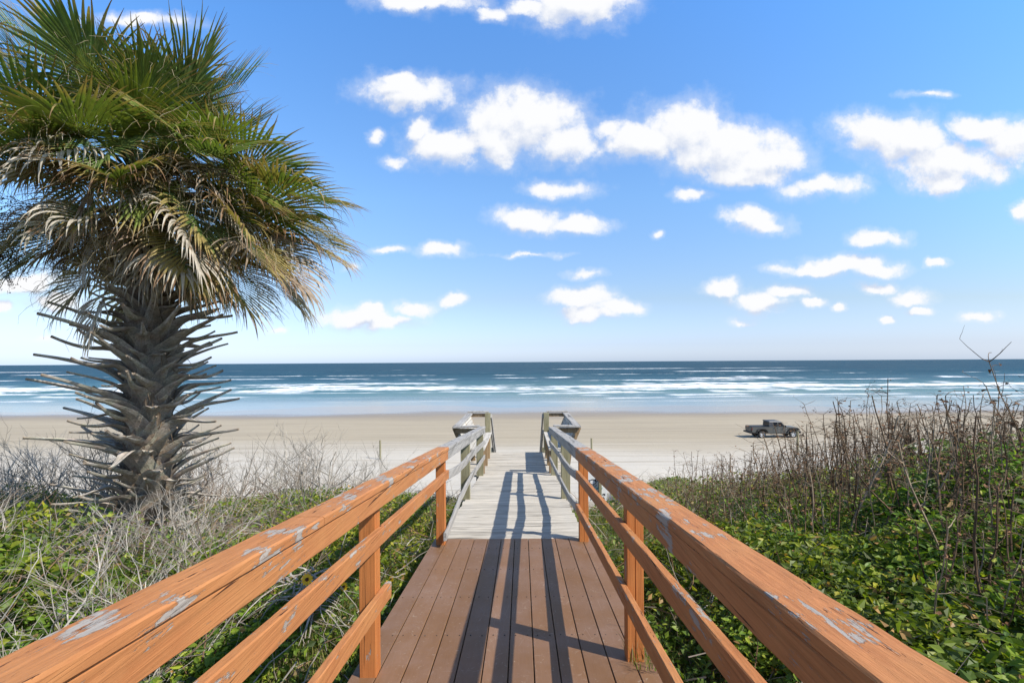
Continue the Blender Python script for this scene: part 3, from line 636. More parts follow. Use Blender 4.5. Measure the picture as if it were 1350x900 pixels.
# ------------------------------------------------------------------ pickup truck on the beach (faces +X)
def lerp(a, b, t): return a+(b-a)*t
def pickup(px, py):
    gzv = float(terr(px, py)); root = empty('pickup_truck', (px, py, Z(gzv)), 'dark grey four-door off-road pickup truck driving on the damp beach', 'pickup truck', rz=math.radians(1.0))
    paint = simple('grey_car_paint', (.082, .086, .082), .35, .15); black = simple('black_plastic', (.016, .017, .019), .6)
    glass = simple('tinted_glass', (.006, .007, .009), .25, 0, .2); tyre_m = simple('tyre_rubber', (.02, .02, .02), .85); rim_m = simple('alloy_rim', (.60, .61, .62), .4, .3)
    red = simple('red_lens', (.10, .012, .012), .3); lamp = simple('clear_lens', (.7, .7, .68), .15); soft = simple('black_hardtop', (.02, .024, .034), .5); chrome = simple('bright_trim', (.6, .6, .6), .3, .6)
    def prism(mb, prof, y0, y1, inset=0, ch=0):     # side profile (x,z) extruded over y, top corners pulled in by inset
        n = len(prof); zmin = min(p[1] for p in prof); zmax = max(p[1] for p in prof); vs = []
        for yv, sgn in ((y0, 1), (y1, -1)):
            for (x, z) in prof: vs.append((x, yv+sgn*inset*(z-zmin)/(zmax-zmin+1e-6), z))
        fs = [tuple(range(n)), tuple(range(2*n-1, n-1, -1))]+[(i, i+n, (i+1) % n+n, (i+1) % n) for i in range(n)]
        mb.add(vs, fs)
    H = .80     # half width of tub
    def arch(cx, r, n=8): return [(cx+r*math.cos(PI-PI*i/n), .50+r*math.sin(PI*i/n)) for i in range(n+1)]
    xr, xf = -1.62, 1.87
    # body: lower tub with wheel cutouts
    mb = MB()
    prof = [(-2.70, .62)]+arch(xr, .50)+arch(xf, .50)[0:9]+[(2.50, .62), (2.52, 1.06), (2.46, 1.14), (1.2, 1.20), (1.10, 1.22), (-2.72, 1.22)]
    prof = [(-2.70, .66)]+[(x, max(z, .52)) for x, z in arch(xr, .50)]+[(x, max(z, .52)) for x, z in arch(xf, .50)]+[(2.42, .60), (2.50, 1.02), (2.40, 1.12), (1.15, 1.20), (-2.72, 1.22)]
    prism(mb, prof, -H, H, .02)
    # cab shell pillars and screen frame
    body = mb.local('body', paint, root)
    mb = MB(); prism(mb, [(1.15, 1.202), (2.38, 1.122), (2.30, 1.16), (1.2, 1.25)], -.62, .62, .05); mb.local('bonnet', paint, root)
    mb = MB(); prism(mb, [(-.75, 1.222), (-.72, 1.80), (.55, 1.80), (1.12, 1.222)], -.77, .77, .10); cab = mb.local('cab', paint, root)
    mb = MB(); prism(mb, [(-.80, 1.79), (-.78, 1.86), (.52, 1.85), (.64, 1.795)], -.72, .72, .04); mb.local('roof', soft, root)
    def side_quad(prof, s, off=.006, name='window', m=glass, parent=cab, y=None):
        mb = MB(); n = len(prof); vs = []
        for (x, z) in prof:
            yb = (H if y is None else y) if z < 1.222 else .77-.10*(z-1.222)/.578
            vs.append((x, s*(yb+off), z))
        for (x, z) in prof:
            yb = (H if y is None else y) if z < 1.222 else .77-.10*(z-1.222)/.578
            vs.append((x, s*(yb-.02), z))
        fs = [tuple(range(n)), tuple(range(2*n-1, n-1, -1))]+[(i, i+n, (i+1) % n+n, (i+1) % n) for i in range(n)]
        mb.add(vs, fs); return mb.local(name, m, parent)
    for s in (-1, 1):
        side_quad([(-.30, 1.27), (-.30, 1.74), (.02, 1.74), (.16, 1.74), (.16, 1.27)], s)
        side_quad([(.26, 1.27), (.26, 1.74), (.55, 1.74), (.90, 1.27)], s)
        side_quad([(-.72, 1.25), (-.70, 1.78), (-.36, 1.78), (-.36, 1.25)], s, m=soft, name='quarter_panel')
        # door gaps as thin dark strips
        for xx in (-.36, .21, 1.12):
            mb = MB(); mb.add([(xx-.008, s*(H+.002), .60), (xx+.008, s*(H+.002), .60), (xx+.008, s*(H-.012), 1.215), (xx-.008, s*(H-.012), 1.215)], [(0, 1, 2, 3)]); mb.local('door_gap', black, body)
        for xx in (.02, .92 if False else .32):
            pass
        for xx in (.10, -.28+.0):
            mb = MB(); beam(mb, [(xx-.02, s*(H+.012), 1.10), (xx+.09, s*(H+.012), 1.10)], .02, .03, (0, 1, 0), .004); mb.local('door_handle', black, body)
        for xx in (.24, 1.08):
            mb = MB(); box(mb, xx-.0, xx+.07, s*(H-.004)-.012, s*(H-.004)+.012, .78, .83, .003); mb.local('hinge', chrome, body)
            mb = MB(); box(mb, xx-.0, xx+.07, s*(H-.008)-.012, s*(H-.008)+.012, 1.03, 1.08, .003); mb.local('hinge', chrome, body)
        mb = MB(); beam(mb, [(-1.05, s*(H+.03), .50), (1.28, s*(H+.03), .50)], .12, .07, (0, 1, 0), .015); mb.local('side_step', black, root)
        mb = MB(); box(mb, .92, .99, s*.92-.09, s*.92+.09, 1.22, 1.40, .02); mb.local('mirror', black, root)
        for (cx, nm) in ((xr, 1), (xf, 2)):
            # fender flare: swept arch
            mb = MB(); pts = []
            if nm == 1: arc = [(cx-.60, .60), (cx-.56, .80), (cx-.40, .97), (cx-.15, 1.03), (cx+.25, 1.03), (cx+.48, .90), (cx+.64, .62)]
            else: arc = [(cx-.70, .58), (cx-.56, .84), (cx-.36, 1.04), (cx+.02, 1.09), (cx+.42, 1.08), (cx+.60, .98), (cx+.64, .86)]
            beam(mb, [(x, s*(H+.07), z) for x, z in arc], .20, .05, (0, 1, 0), .012); mb.local('fender_flare', black if nm == 1 else black, root)
            # wheels
            mb = MB(); n = 28; prof = [(.36, -.13), (.40, -.12), (.415, -.07), (.415, .07), (.40, .12), (.36, .13), (.25, .12), (.25, -.12)]
            vs = []; 
            for i in range(n):
                a = 2*PI*i/n; k = 1.012 if i % 2 else 1
                for (r_, o_) in prof: vs.append((cx+r_*k*math.cos(a), s*.76+o_, .42+r_*k*math.sin(a)))
            m_ = len(prof); fs = [(i*m_+j, i*m_+(j+1) % m_, ((i+1) % n)*m_+(j+1) % m_, ((i+1) % n)*m_+j) for i in range(n) for j in range(m_)]
            mb.add(vs, fs); wh = mb.local('wheel', tyre_m, root)
            mb = MB(); tube(mb, [(cx, s*.66, .42), (cx, s*.72, .42)], .25, 24); mb.local('brake_disc', black, wh)
            mb = MB(); tube(mb, [(cx, s*.73, .42), (cx, s*.83, .42)], .09, 12)
            for k in range(5):
                a = 2*PI*k/5+.3; beam(mb, [(cx+.05*math.cos(a), s*.805, .42+.05*math.sin(a)), (cx+.245*math.cos(a), s*.83, .42+.245*math.sin(a))], .085, .03, (-math.sin(a), 0, math.cos(a)), .006)
            n = 24; vs = [(cx+r_*math.cos(2*PI*i/n), s*yv, .42+r_*math.sin(2*PI*i/n)) for r_, yv in ((.225, .845), (.262, .885)) for i in range(n)]
            mb.add(vs, [(i, (i+1) % n, n+(i+1) % n, n+i) for i in range(n)]); mb.local('rim', rim_m, wh)
        mb = MB(); box(mb, -2.735, -2.64, s*.72-.07, s*.72+.07, .88, 1.14, .01); mb.local('tail_lamp', red, root)
        n = 14; mb = MB(); tube(mb, [(2.46, s*.50, .93), (2.53, s*.50, .93)], [.11, .10], n); mb.local('headlight', lamp, root)
    # rear window of the cab, windscreen
    mb = MB(); mb.add([(-.762, -.58, 1.30), (-.762, .58, 1.30), (-.742, .55, 1.74), (-.742, -.55, 1.74), (-.73, -.58, 1.30), (-.73, .58, 1.30), (-.71, .55, 1.74), (-.71, -.55, 1.74)], [(0, 1, 2, 3), (7, 6, 5, 4), (0, 4, 5, 1), (1, 5, 6, 2), (2, 6, 7, 3), (3, 7, 4, 0)]); mb.local('rear_window', glass, cab)
    mb = MB(); mb.add([(1.09, -.68, 1.27), (1.09, .68, 1.27), (.62, .62, 1.76), (.62, -.62, 1.76), (1.04, -.68, 1.25), (1.04, .68, 1.25), (.57, .62, 1.74), (.57, -.62, 1.74)], [(0, 1, 2, 3), (7, 6, 5, 4), (0, 4, 5, 1), (1, 5, 6, 2), (2, 6, 7, 3), (3, 7, 4, 0)]); mb.local('windscreen', glass, cab)
    mb = MB(); beam(mb, [(-.70, -.70, 1.785), (.57, -.70, 1.78)], .03, .07, (0, 1, 0), .006); mb.local('roof_rail_trim', chrome, cab)
    # bed cover, tailgate, bumpers
    mb = MB(); box(mb, -2.70, -.84, -.74, .74, 1.222, 1.255, .008); mb.local('bed_cover', black, root)
    mb = MB(); box(mb, -2.755, -2.705, -.62, .62, .70, 1.20, .01); tg = mb.local('tailgate', paint, root)
    mb = MB(); box(mb, -2.775, -2.757, -.12, .12, 1.02, 1.08, .005); mb.local('handle', black, tg)
    mb = MB(); box(mb, -2.92, -2.76, -.86, .86, .52, .70, .03); mb.local('rear_bumper', black, root)
    mb = MB(); box(mb, 2.53, 2.74, -.86, .86, .50, .72, .04); mb.local('front_bumper', black, root)
    mb = MB()
    for k in range(7): box(mb, 2.505, 2.53, -.27+k*.09-.03, -.27+k*.09+.03, .78, 1.04, .008)
    mb.local('grille', black, root)
    mb = MB(); box(mb, -2.5, 2.3, -.45, .45, .42, .64, .02); tube(mb, [(xr, -.7, .42), (xr, .7, .42)], .06, 8); tube(mb, [(xf, -.7, .42), (xf, .7, .42)], .06, 8); mb.local('chassis', black, root)
    return root
pickup(28.1, 55.6)

# ------------------------------------------------------------------ cabbage palm
PX, PY = -4.40, 5.8; PB = float(terr(PX, PY))-.05
palm = empty('palm_tree', (PX, PY, Z(PB)), 'tall palm with spiky old leaf bases and a shaggy crown of green and dead fronds', 'palm tree')
Ht = 4.38
def trunk_r(t): return .245-.045*t+.05*max(0, .12-t)/.12+.05*max(0, t-.7)
def lean(t): return Vector((.06*t+.05*math.sin(t*2.5), -.05*t, 0))
mb = MB(); n = 22; m_ = 40; vs = []
for j in range(m_+1):
    t = j/m_; c0 = lean(t)
    for k in range(n):
        a = 2*PI*k/n; r = trunk_r(t)*(1+.09*math.sin(k*3+j*1.9)+random.gauss(0, .05)); vs.append(Vector((c0.x+r*math.cos(a), c0.y+r*math.sin(a), t*Ht)))
fs = [(j*n+k, j*n+(k+1) % n, (j+1)*n+(k+1) % n, (j+1)*n+k) for j in range(m_) for k in range(n)]+[tuple(m_*n+k for k in range(n))]
mb.add(vs, fs); mb.local('trunk', M_bark, palm, True)

def boot_mesh(i):
    """old leaf base: broad split foot hugging the trunk, then a tapering stub arching outward along +X"""
    rnd = random.Random(100+i); mb = MB()
    Lb = rnd.uniform(.42, .76); rise = rnd.uniform(.12, .24); up = rnd.uniform(.08, .34); twist = rnd.uniform(-.2, .2)
    n = 14; rings = []
    tip = rnd.uniform(.0, .25)
    for j in range(n+1):
        t = j/n
        # path: starts low on the trunk going up, then bends outward
        x = Lb*(t**1.25); z = rise*math.sin(min(1, t*2.2)*PI/2)+up*t*t*Lb+.03*math.sin(t*5+i)
        w = lerp(.085, .020, min(1, t*1.5)**.7) if t < .66 else lerp(.020, .012+.012*tip, (t-.66)/.34)
        w = .100*(1-t)**1.8+.034*(1-.62*t)
        th = .015*(1-.55*t)+.005
        yy_ = twist*t*t*Lb*.5
        c = Vector((x, yy_, z))
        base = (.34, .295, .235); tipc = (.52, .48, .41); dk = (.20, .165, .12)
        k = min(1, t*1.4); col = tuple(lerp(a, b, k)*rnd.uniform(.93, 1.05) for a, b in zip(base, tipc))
        if j == n: col = (.34, .27, .20)
        rings.append((c, w, th, col))
    vs = []; cs = []
    prof = [(-1, .55), (-.55, -.15), (0, -.35), (.55, -.15), (1, .55), (.5, .9), (0, .75), (-.5, .9)]
    for j, (c, w, th, col) in enumerate(rings):
        nx_ = rings[min(j+1, n)][0]-rings[max(j-1, 0)][0]; d = nx_.normalized(); upv = Vector((-d.z, 0, d.x)).normalized()
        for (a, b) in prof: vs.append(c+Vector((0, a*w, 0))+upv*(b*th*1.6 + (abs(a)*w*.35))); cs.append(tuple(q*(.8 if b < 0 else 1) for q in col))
    fs = [(j*8+k, j*8+(k+1) % 8, (j+1)*8+(k+1) % 8, (j+1)*8+k) for j in range(n) for k in range(8)]+[tuple(range(8)), tuple(n*8+k for k in range(7, -1, -1))]
    mb.add(vs, fs, cs); return mb.mesh('leaf_base', M_boot)
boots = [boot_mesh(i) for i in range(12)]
nb = 255; front = []; back = []
for i in range(nb):
    t = (i+.5)/nb; a = i*2.39996*1.0+random.uniform(-.12, .12); zc = .10+t*(Ht-.95)
    tt = zc/Ht; c0 = lean(tt); r = trunk_r(tt)*.88
    s_ = random.uniform(.60, 1.08)*(1.06 if .25 < tt < .75 else .92)
    s_ *= 1-.28*float(sstep(.55, .8, tt))
    if tt < .12: s_ *= .8
    e_ = Euler((random.uniform(-.18, .18), random.uniform(-.14, .14), a+random.uniform(-.12, .12)), 'XYZ')
    M_ = Matrix.LocRotScale(Vector((c0.x+r*math.cos(a), c0.y+r*math.sin(a), zc-.16)), e_, Vector((s_, s_*random.uniform(.95, 1.25), s_*random.uniform(.9, 1.1))))
    score = math.cos(a-math.atan2(-PY, -PX)); (front if True else back).append((score, i, M_))
front.sort(key=lambda q: -q[0])
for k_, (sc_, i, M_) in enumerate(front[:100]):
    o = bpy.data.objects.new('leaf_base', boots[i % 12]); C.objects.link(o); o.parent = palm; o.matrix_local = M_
mb = MB()
for (sc_, i, M_) in front[100:]:
    me = boots[i % 12]; cols_ = [tuple(c.color)[:3] for c in me.color_attributes['Col'].data]
    mb.add([M_ @ v_.co for v_ in me.vertices], [tuple(p_.vertices) for p_ in me.polygons], cols_)
o = mb.local('rear_leaf_bases', M_boot, palm); tag(o, kind='stuff')
# loose fibre and split sheaths near the top of the trunk
mb = MB()
for i in range(420):
    t = random.uniform(.10, 1.0)**.6; a = random.uniform(0, 2*PI); c0 = lean(t); r = trunk_r(t)*1.03
    p = Vector((c0.x+r*math.cos(a), c0.y+r*math.sin(a), t*Ht)); d = Vector((math.cos(a)*random.uniform(.1, .9), math.sin(a)*random.uniform(.1, .9), random.uniform(-1, .5)))
    l = random.uniform(.08, .32); q = [p, p+d*l*.5+Vector((random.gauss(0, .02), random.gauss(0, .02), .01)), p+d*l+Vector((random.gauss(0, .04), random.gauss(0, .04), -.08*l))]
    w = random.uniform(.0015, .006); g = random.uniform(.6, 1.2); tube(mb, q, [w, w*.8, w*.3], 3, (.25*g, .18*g, .11*g), False)
tag(mb.local('fibre', M_twig, palm), kind='stuff')

def frond(az, el, pet, R, droop, green, seed, name, spread=150, base_t=.97, curl=0., nseg=None, nod=0., rollx=None):
    """costapalmate leaf: petiole, folded fan of segments fused at the heart, tips splitting and drooping. green 1 fresh .. 0 dead"""
    rnd = random.Random(seed); mb = MB(); c0 = lean(base_t)
    h = Vector((math.cos(az), math.sin(az), 0)); up = Vector((0, 0, 1))
    rt = h.cross(up)
    p = Vector((c0.x, c0.y, base_t*Ht))+h*.10; e = el; pts = []; step = pet/7
    bendp = rnd.uniform(.12, .30)*(1.2-green*.5)
    for j in range(8):
        pts.append(p.copy()); p = p+(h*math.cos(e)+up*math.sin(e))*step; e -= bendp*step*1.2
    hast = pts[-1]; e -= nod
    pc = (.19, .26, .07) if green > .6 else ((.30, .24, .10) if green > .25 else (.36, .30, .22))
    tube(mb, pts, [.020-.0013*j for j in range(8)], 5, pc)
    # blade frame: D = along, Uv = leaf normal
    D = (h*math.cos(e)+up*math.sin(e)).normalized(); Nn = rt.cross(D).normalized()
    roll = rnd.uniform(-.5, .5) if rollx is None else rollx; Nn = (Nn*math.cos(roll)+rt*math.sin(roll)).normalized(); Rt = D.cross(Nn).normalized()
    ns = nseg or rnd.randint(50, 60)
    costa = R*.42
    hue = rnd.uniform(-1, 1)
    for i in range(ns):
        f = (i/(ns-1))*2-1; th = f*math.radians(spread)*.98
        # the costa carries the heart of the fan forward and down
        k = max(0, 1-abs(f)*1.25); orig = hast+D*(costa*k)-Nn*(.14*R*k*k)
        Ls = R*(1-.30*abs(f)**1.6)*rnd.uniform(.90, 1.06)-costa*k*.55
        dirv = (D*math.cos(th*.92)+Rt*math.sin(th*.92)).normalized()
        cup = .30+.25*(1-green); dirv = (dirv+Nn*(cup*abs(math.sin(th))*.6)).normalized()
        w0 = 2*math.radians(spread)/ns*.62
        m = 9; cx = orig.copy(); d = dirv.copy(); side = d.cross(Nn).normalized()
        ctr = []; sides = []
        dr = droop*rnd.uniform(.6, 1.5); cl = rnd.gauss(0, .25+curl)
        brk = rnd.random() < (.16+.4*(1-green)); bj = rnd.randint(4, 7)
        for j in range(m+1):
            t = j/m; ctr.append(cx.copy()); sides.append(side.copy())
            g = dr*(t**2.2)*1.4
            if brk and j >= bj: g += 1.3
            d = (d-up*(g/m*1.9)+side*(cl*t/m)).normalized()
            cx = cx+d*(Ls/m); side = d.cross(Nn)
            if side.length < .05: side = sides[-1].copy()
            side.normalize()
            if curl: side = (side*math.cos(curl*t*rnd.uniform(.5, 1.5))+Nn*math.sin(curl*t)).normalized()
        vs = []; cs = []
        tipbrown = rnd.uniform(-.14, .10)+(1-green)*.75
        for j in range(m+1):
            t = j/m; r_ = max(.02, Ls*t)
            w = min(r_*w0, .0195*R/1.0)*(1 if t < .45 else max(.06, (1-(t-.45)/.56)))*(1.35 if green < .3 else 1)
            nrm = Nn-d*Nn.dot(d); fold = w*.55
            a = ctr[j]-sides[j]*w; b = ctr[j]+nrm.normalized()*fold; c_ = ctr[j]+sides[j]*w
            vs += [a, b, c_]
            fresh = (.120+.035*hue+.03*rnd.random(), .185+.03*hue, .045)
            if t < .16: fresh = tuple(lerp(x, y_, 1-t/.16) for x, y_ in zip(fresh, (.30, .36, .07)))
            if i % 2: fresh = tuple(x*1.22 for x in fresh)
            yel = (.34, .27, .10); brown = (.25, .15, .08); dead = (.56, .50, .42)
            q = (t*1.0+tipbrown-.78)/.22
            if green < .3:
                k2 = rnd.uniform(-.12, .12); col = tuple(x*(1+k2)*(.78+.22*t) for x in dead) if rnd.random() > .12*(green*3) else brown
                if hue > .35: col = tuple(lerp(x, y_, .55) for x, y_ in zip(col, brown))
            elif q > 0: col = tuple(lerp(x, y_, min(1, q)) for x, y_ in zip(yel, brown if t > .9-.3*(1-green) else yel)) if q > .3 else yel
            else: col = fresh
            if green >= .3 and green < .75 and abs(f) > .35+green*.5: col = tuple(lerp(x, y_, .6) for x, y_ in zip(col, yel if t < .6 else brown))
            cs += [col]*3
        fs = []
        for j in range(m): b0 = j*3; fs += [(b0, b0+1, b0+4, b0+3), (b0+1, b0+2, b0+5, b0+4)]
        mb.add(vs, fs, cs)
    # threads hanging from the splits
    for i in range(16):
        f = rnd.uniform(-1, 1); th = f*math.radians(spread)*.8; d0 = (D*math.cos(th)+Rt*math.sin(th)); s0 = hast+d0*(R*rnd.uniform(.4, .75))
        l = rnd.uniform(.15, .45); q = [s0]
        for j in range(4): d0 = (d0-up*.5+Vector((rnd.gauss(0, .4), rnd.gauss(0, .4), rnd.gauss(0, .3)))).normalized(); q.append(q[-1]+d0*l/4)
        tube(mb, q, [.0022, .002, .0018, .0014, .001], 3, (.42, .36, .24), False)
    return mb.local(name, M_frond, palm)
GA = 2.39996; k = 0
# upright and spreading green fronds
for i in range(32):
    t = i/31; el = math.radians(lerp(88, -4, t**.9)+random.uniform(-14, 14)); az = i*GA+random.uniform(-.3, .3)
    pet = lerp(.55, .92, min(1, t*1.6))*random.uniform(.75, 1.12); R = lerp(.88, 1.0, min(1, t*2))*random.uniform(.88, 1.12)
    g = random.uniform(.86, 1) if t < .6 else lerp(1, .62, (t-.6)/.4)+random.uniform(-.1, .1)
    frond(az, el, pet, R, lerp(.12, .55, t)*random.uniform(.6, 1.4), g, 500+i, 'frond', spread=lerp(62, 128, min(1, t*2.0)), base_t=lerp(1.0, .94, t))
for i, (a_, e_, p_, R_) in enumerate([(172, 58, .95, 1.25), (188, 70, .9, 1.2), (160, 48, 1.1, 1.25), (200, 50, 1.1, 1.2), (150, 66, .95, 1.2), (180, 38, 1.2, 1.2), (100, 80, .9, 1.15), (20, 70, .85, 1.1), (330, 58, .8, 1.05), (215, 64, .9, 1.15)]):
    frond(math.radians(a_), math.radians(e_), p_, R_, .2, .97, 600+i, 'frond', spread=88, base_t=.99)
# fans nodding towards the deck so that their hearts show
for i, (a_, e_, p_, R_, n_, g_, rx) in enumerate([(-72, 26, .80, .85, .95, .95, .1), (-38, 34, .95, .88, .8, .9, -.2), (-58, 5, .70, .80, .75, .85, .2), (-100, 22, .95, .95, .7, .8, .3), (-15, 20, .95, 1.0, .6, .85, -.3), (5, 8, 1.05, 1.0, .5, .75, -.4), (-88, 48, .7, .95, .9, .95, 0), (-48, 58, .7, .95, .9, .95, 0), (15, 38, .95, 1.0, .5, .9, -.5), (-120, 40, 1.0, 1.0, .6, .9, .4),
                                             (-30, -8, .85, .85, .5, .6, -.1), (-82, -6, .7, .8, .6, .55, .1), (-10, 48, .9, .95, .7, .95, 0), (-65, 78, .55, .95, .7, 1, 0)]):
    frond(math.radians(a_), math.radians(e_), p_, R_, .3, g_, 640+i, 'frond', spread=138, base_t=.95, nod=n_, rollx=rx)
# yellowing, drooping
for i in range(13):
    az = i*GA*1.0+.9; el = math.radians(random.uniform(-28, 12))
    frond(az, el, random.uniform(.45, .95), random.uniform(.7, .95), random.uniform(.7, 1.5), random.uniform(.32, .6), 700+i, 'frond', spread=115, base_t=.93)
for i, (a_, e_, p_, R_, g_, dr_) in enumerate([(-4, -14, 1.30, .95, .22, 1.2), (-18, -6, 1.25, .95, .30, 1.0), (12, -4, 1.35, .95, .35, .9), (-12, -34, 1.15, .85, .40, .8), (6, -22, 1.3, .9, .18, 1.3), (-35, -20, 1.0, .85, .2, 1.4), (22, 6, 1.3, 1.0, .5, .8), (-2, 12, 1.35, 1.0, .6, .7)]):
    frond(math.radians(a_), math.radians(e_), p_, R_, dr_, g_, 770+i, 'frond', spread=105, base_t=.93)
# dead skirt
for i in range(44):
    az = i*GA+.3; el = math.radians(random.uniform(-58, 12)); pt = random.uniform(.2, .78)
    frond(az, el, pt, random.uniform(.45, .8), random.uniform(2.0, 3.8), random.uniform(0, .2), 800+i, 'dead_frond', spread=random.uniform(45, 110), base_t=random.uniform(.80, .95), curl=.7, nseg=24)
# dry leaves caught in the heart of the crown
for i in range(14):
    az = math.radians(random.uniform(-125, 25)); el = math.radians(random.uniform(-5, 32))
    frond(az, el, random.uniform(.45, .95), random.uniform(.6, .85), random.uniform(1.2, 2.6), random.uniform(.05, .35), 860+i, 'dead_frond', spread=random.uniform(60, 110), base_t=.95, curl=.6, nseg=26, nod=random.uniform(.3, .9))
# fruit stalks reaching out on the left, and a hanging spent one
def fruit_stalk(az, el, Ls, seed, berries=True, hang=.55, name='fruit_stalk'):
    rnd = random.Random(seed); mb = MB(); h = Vector((math.cos(az), math.sin(az), 0)); c0 = lean(.9); p = Vector((c0.x, c0.y, .90*Ht))+h*.15; e = el; pts = []
    for j in range(12): pts.append(p.copy()); p = p+(h*math.cos(e)+Vector((0, 0, math.sin(e))))*Ls/11; e -= hang/11*2
    tube(mb, pts, [.014-.0009*j for j in range(12)], 5, (.17, .11, .07))
    def sub(p0, d0, l, lv):
        q = [p0]; d = d0.normalized()
        for j in range(5): d = (d+Vector((rnd.gauss(0, .22), rnd.gauss(0, .22), rnd.gauss(-.16, .2)))).normalized(); q.append(q[-1]+d*l/5)
        tube(mb, q, [.005/lv, .0045/lv, .004/lv, .0035/lv, .003/lv, .002/lv], 3, (.13, .085, .06), False)
        if lv < 3:
            for j in range(1, 6):
                for _ in range(2 if lv == 2 else 1): sub(q[j], (d0+Vector((rnd.gauss(0, .7), rnd.gauss(0, .7), rnd.gauss(-.1, .5)))), l*.5, lv+1)
        elif berries:
            for _ in range(6):
                c = q[rnd.randint(1, 5)]+Vector((rnd.gauss(0, .012), rnd.gauss(0, .012), rnd.gauss(0, .012))); r = rnd.uniform(.005, .008)
                mb.add([c+Vector(v)*r for v in ((1, 0, 0), (-1, 0, 0), (0, 1, 0), (0, -1, 0), (0, 0, 1), (0, 0, -1))], [(0, 2, 4), (2, 1, 4), (1, 3, 4), (3, 0, 4), (2, 0, 5), (1, 2, 5), (3, 1, 5), (0, 3, 5)], (.02, .02, .03))
    for j in range(4, 12): sub(pts[j], (h+Vector((rnd.gauss(0, .5), rnd.gauss(0, .5), -.2))), .42, 1)
    return mb.local(name, M_twig, palm)
fruit_stalk(math.radians(176), .28, 1.75, 1); fruit_stalk(math.radians(192), .22, 1.6, 2); fruit_stalk(math.radians(160), .30, 1.9, 3)
fruit_stalk(math.radians(200), -.1, 1.15, 4, False, 1.25); fruit_stalk(math.radians(20), -.1, 1.25, 5, False, .8)

# ------------------------------------------------------------------ leaves in bulk (numpy)
def rand_rot_leaves(P, L, Wd, up_bias, col, lod):
    """P Nx3; returns verts, faces (tris), colours. Each leaf lies along a random direction, folded on its midrib"""
    n = len(P); az = RNG.random(n)*2*PI
    el = RNG.normal(.15, .45, n)
    d = np.stack([np.cos(az)*np.cos(el), np.sin(az)*np.cos(el), np.sin(el)], 1)
    nr = RNG.normal(0, 1, (n, 3))*(1-up_bias)+np.array([0, 0, 1])*up_bias*1.6
    s = np.cross(d, nr); s /= np.linalg.norm(s, axis=1)[:, None]+1e-9; nn = np.cross(s, d)
    L = L[:, None]; Wd = Wd[:, None]
    def pt(a, b, c): return P+d*L*a+s*Wd*b+nn*Wd*c
    if lod == 0:
        V = [pt(0, 0, 0), pt(.28, -.42, .12), pt(.68, -.36, .06), pt(1, 0, -.22), pt(.68, .36, .06), pt(.28, .42, .12), pt(.3, 0, -.06), pt(.68, 0, -.10)]
        F = [(0, 5, 6), (5, 4, 7), (5, 7, 6), (4, 3, 7), (0, 6, 1), (6, 7, 2), (6, 2, 1), (7, 3, 2)]
    elif lod == 1:
        V = [pt(0, 0, 0), pt(.45, -.48, .1), pt(1, 0, -.15), pt(.45, .48, .1), pt(.5, 0, -.08)]
        F = [(0, 3, 4), (3, 2, 4), (0, 4, 1), (4, 2, 1)]
    else:
        V = [pt(0, 0, 0), pt(.5, -.48, .05), pt(1, 0, 0), pt(.5, .48, .05)]; F = [(0, 3, 2), (0, 2, 1)]
    m = len(V); V = np.stack(V, 1).reshape(-1, 3)
    F = (np.array(F)[None]+(np.arange(n)*m)[:, None, None]).reshape(-1, 3)
    return V, F, np.repeat(col, m, 0)
def leaf_cols(n, pal, wts):
    k = RNG.choice(len(pal), n, p=np.array(wts)/sum(wts)); c = np.array(pal)[k]; return c*(RNG.random((n, 1))*.5+.75)
GREENS = [(.075, .13, .020), (.125, .205, .026), (.19, .27, .030), (.30, .34, .040), (.33, .24, .11), (.05, .085, .020)]
def canopy_leaves(N_, xr_, yr_, hfun, size, pal_w, mask, lod, up=.38, depth=.5):
    x = RNG.uniform(*xr_, N_); y = RNG.uniform(*yr_, N_)
    k = mask(x, y) > RNG.random(N_); x, y = x[k], y[k]; n = len(x)
    hh = hfun(x, y); dep = RNG.random(n)**1.8*depth
    z = terr(x, y)+hh*(1-dep)+RNG.normal(0, .02, n)
    P = np.stack([x, y, z+CZ], 1); L = size*RNG.uniform(.6, 1.35, n)
    wt = vnoise(x, y, .9)
    col = leaf_cols(n, GREENS, pal_w); col = np.where((wt > .62)[:, None], col*np.array([1.35, 1.12, .9]), col)
    return rand_rot_leaves(P, L, L*.62, up, col, lod)
def merge(parts):
    V = []; F = []; Cc = []; b = 0
    for v, f, c in parts: V.append(v); F.append(f+b); Cc.append(c); b += len(v)
    return np.concatenate(V), np.concatenate(F), np.concatenate(Cc)
def offdeck(x): return (x < -1.0) | (x > .86)
def maskL(x, y):
    g = vnoise(x, y, .8)*.6+vnoise(x, y, 2.3)*.4
    d = .30+.7*sstep(.38, .56, g); d = d*(1-sstep(10.8, 12.5, y+1.2*(vnoise(x, y, .5)-.5)))
    near_palm = np.hypot(x-PX, y-PY); d = d*np.where(near_palm < .8, .25, 1)
    d = d*np.where((x < -3.2) & (y > 4.2) & (y < 8) & (x > -7), .45, 1)
    return np.where(offdeck(x), d, 0)*np.where(x > -.98, 0, 1)
def hL(x, y): return (.16+.42*vnoise(x, y, 1.1)*sstep(-1.0, -2.0, x)+.10*vnoise(x, y, 3.5))*(1-.45*sstep(6, 11, y))
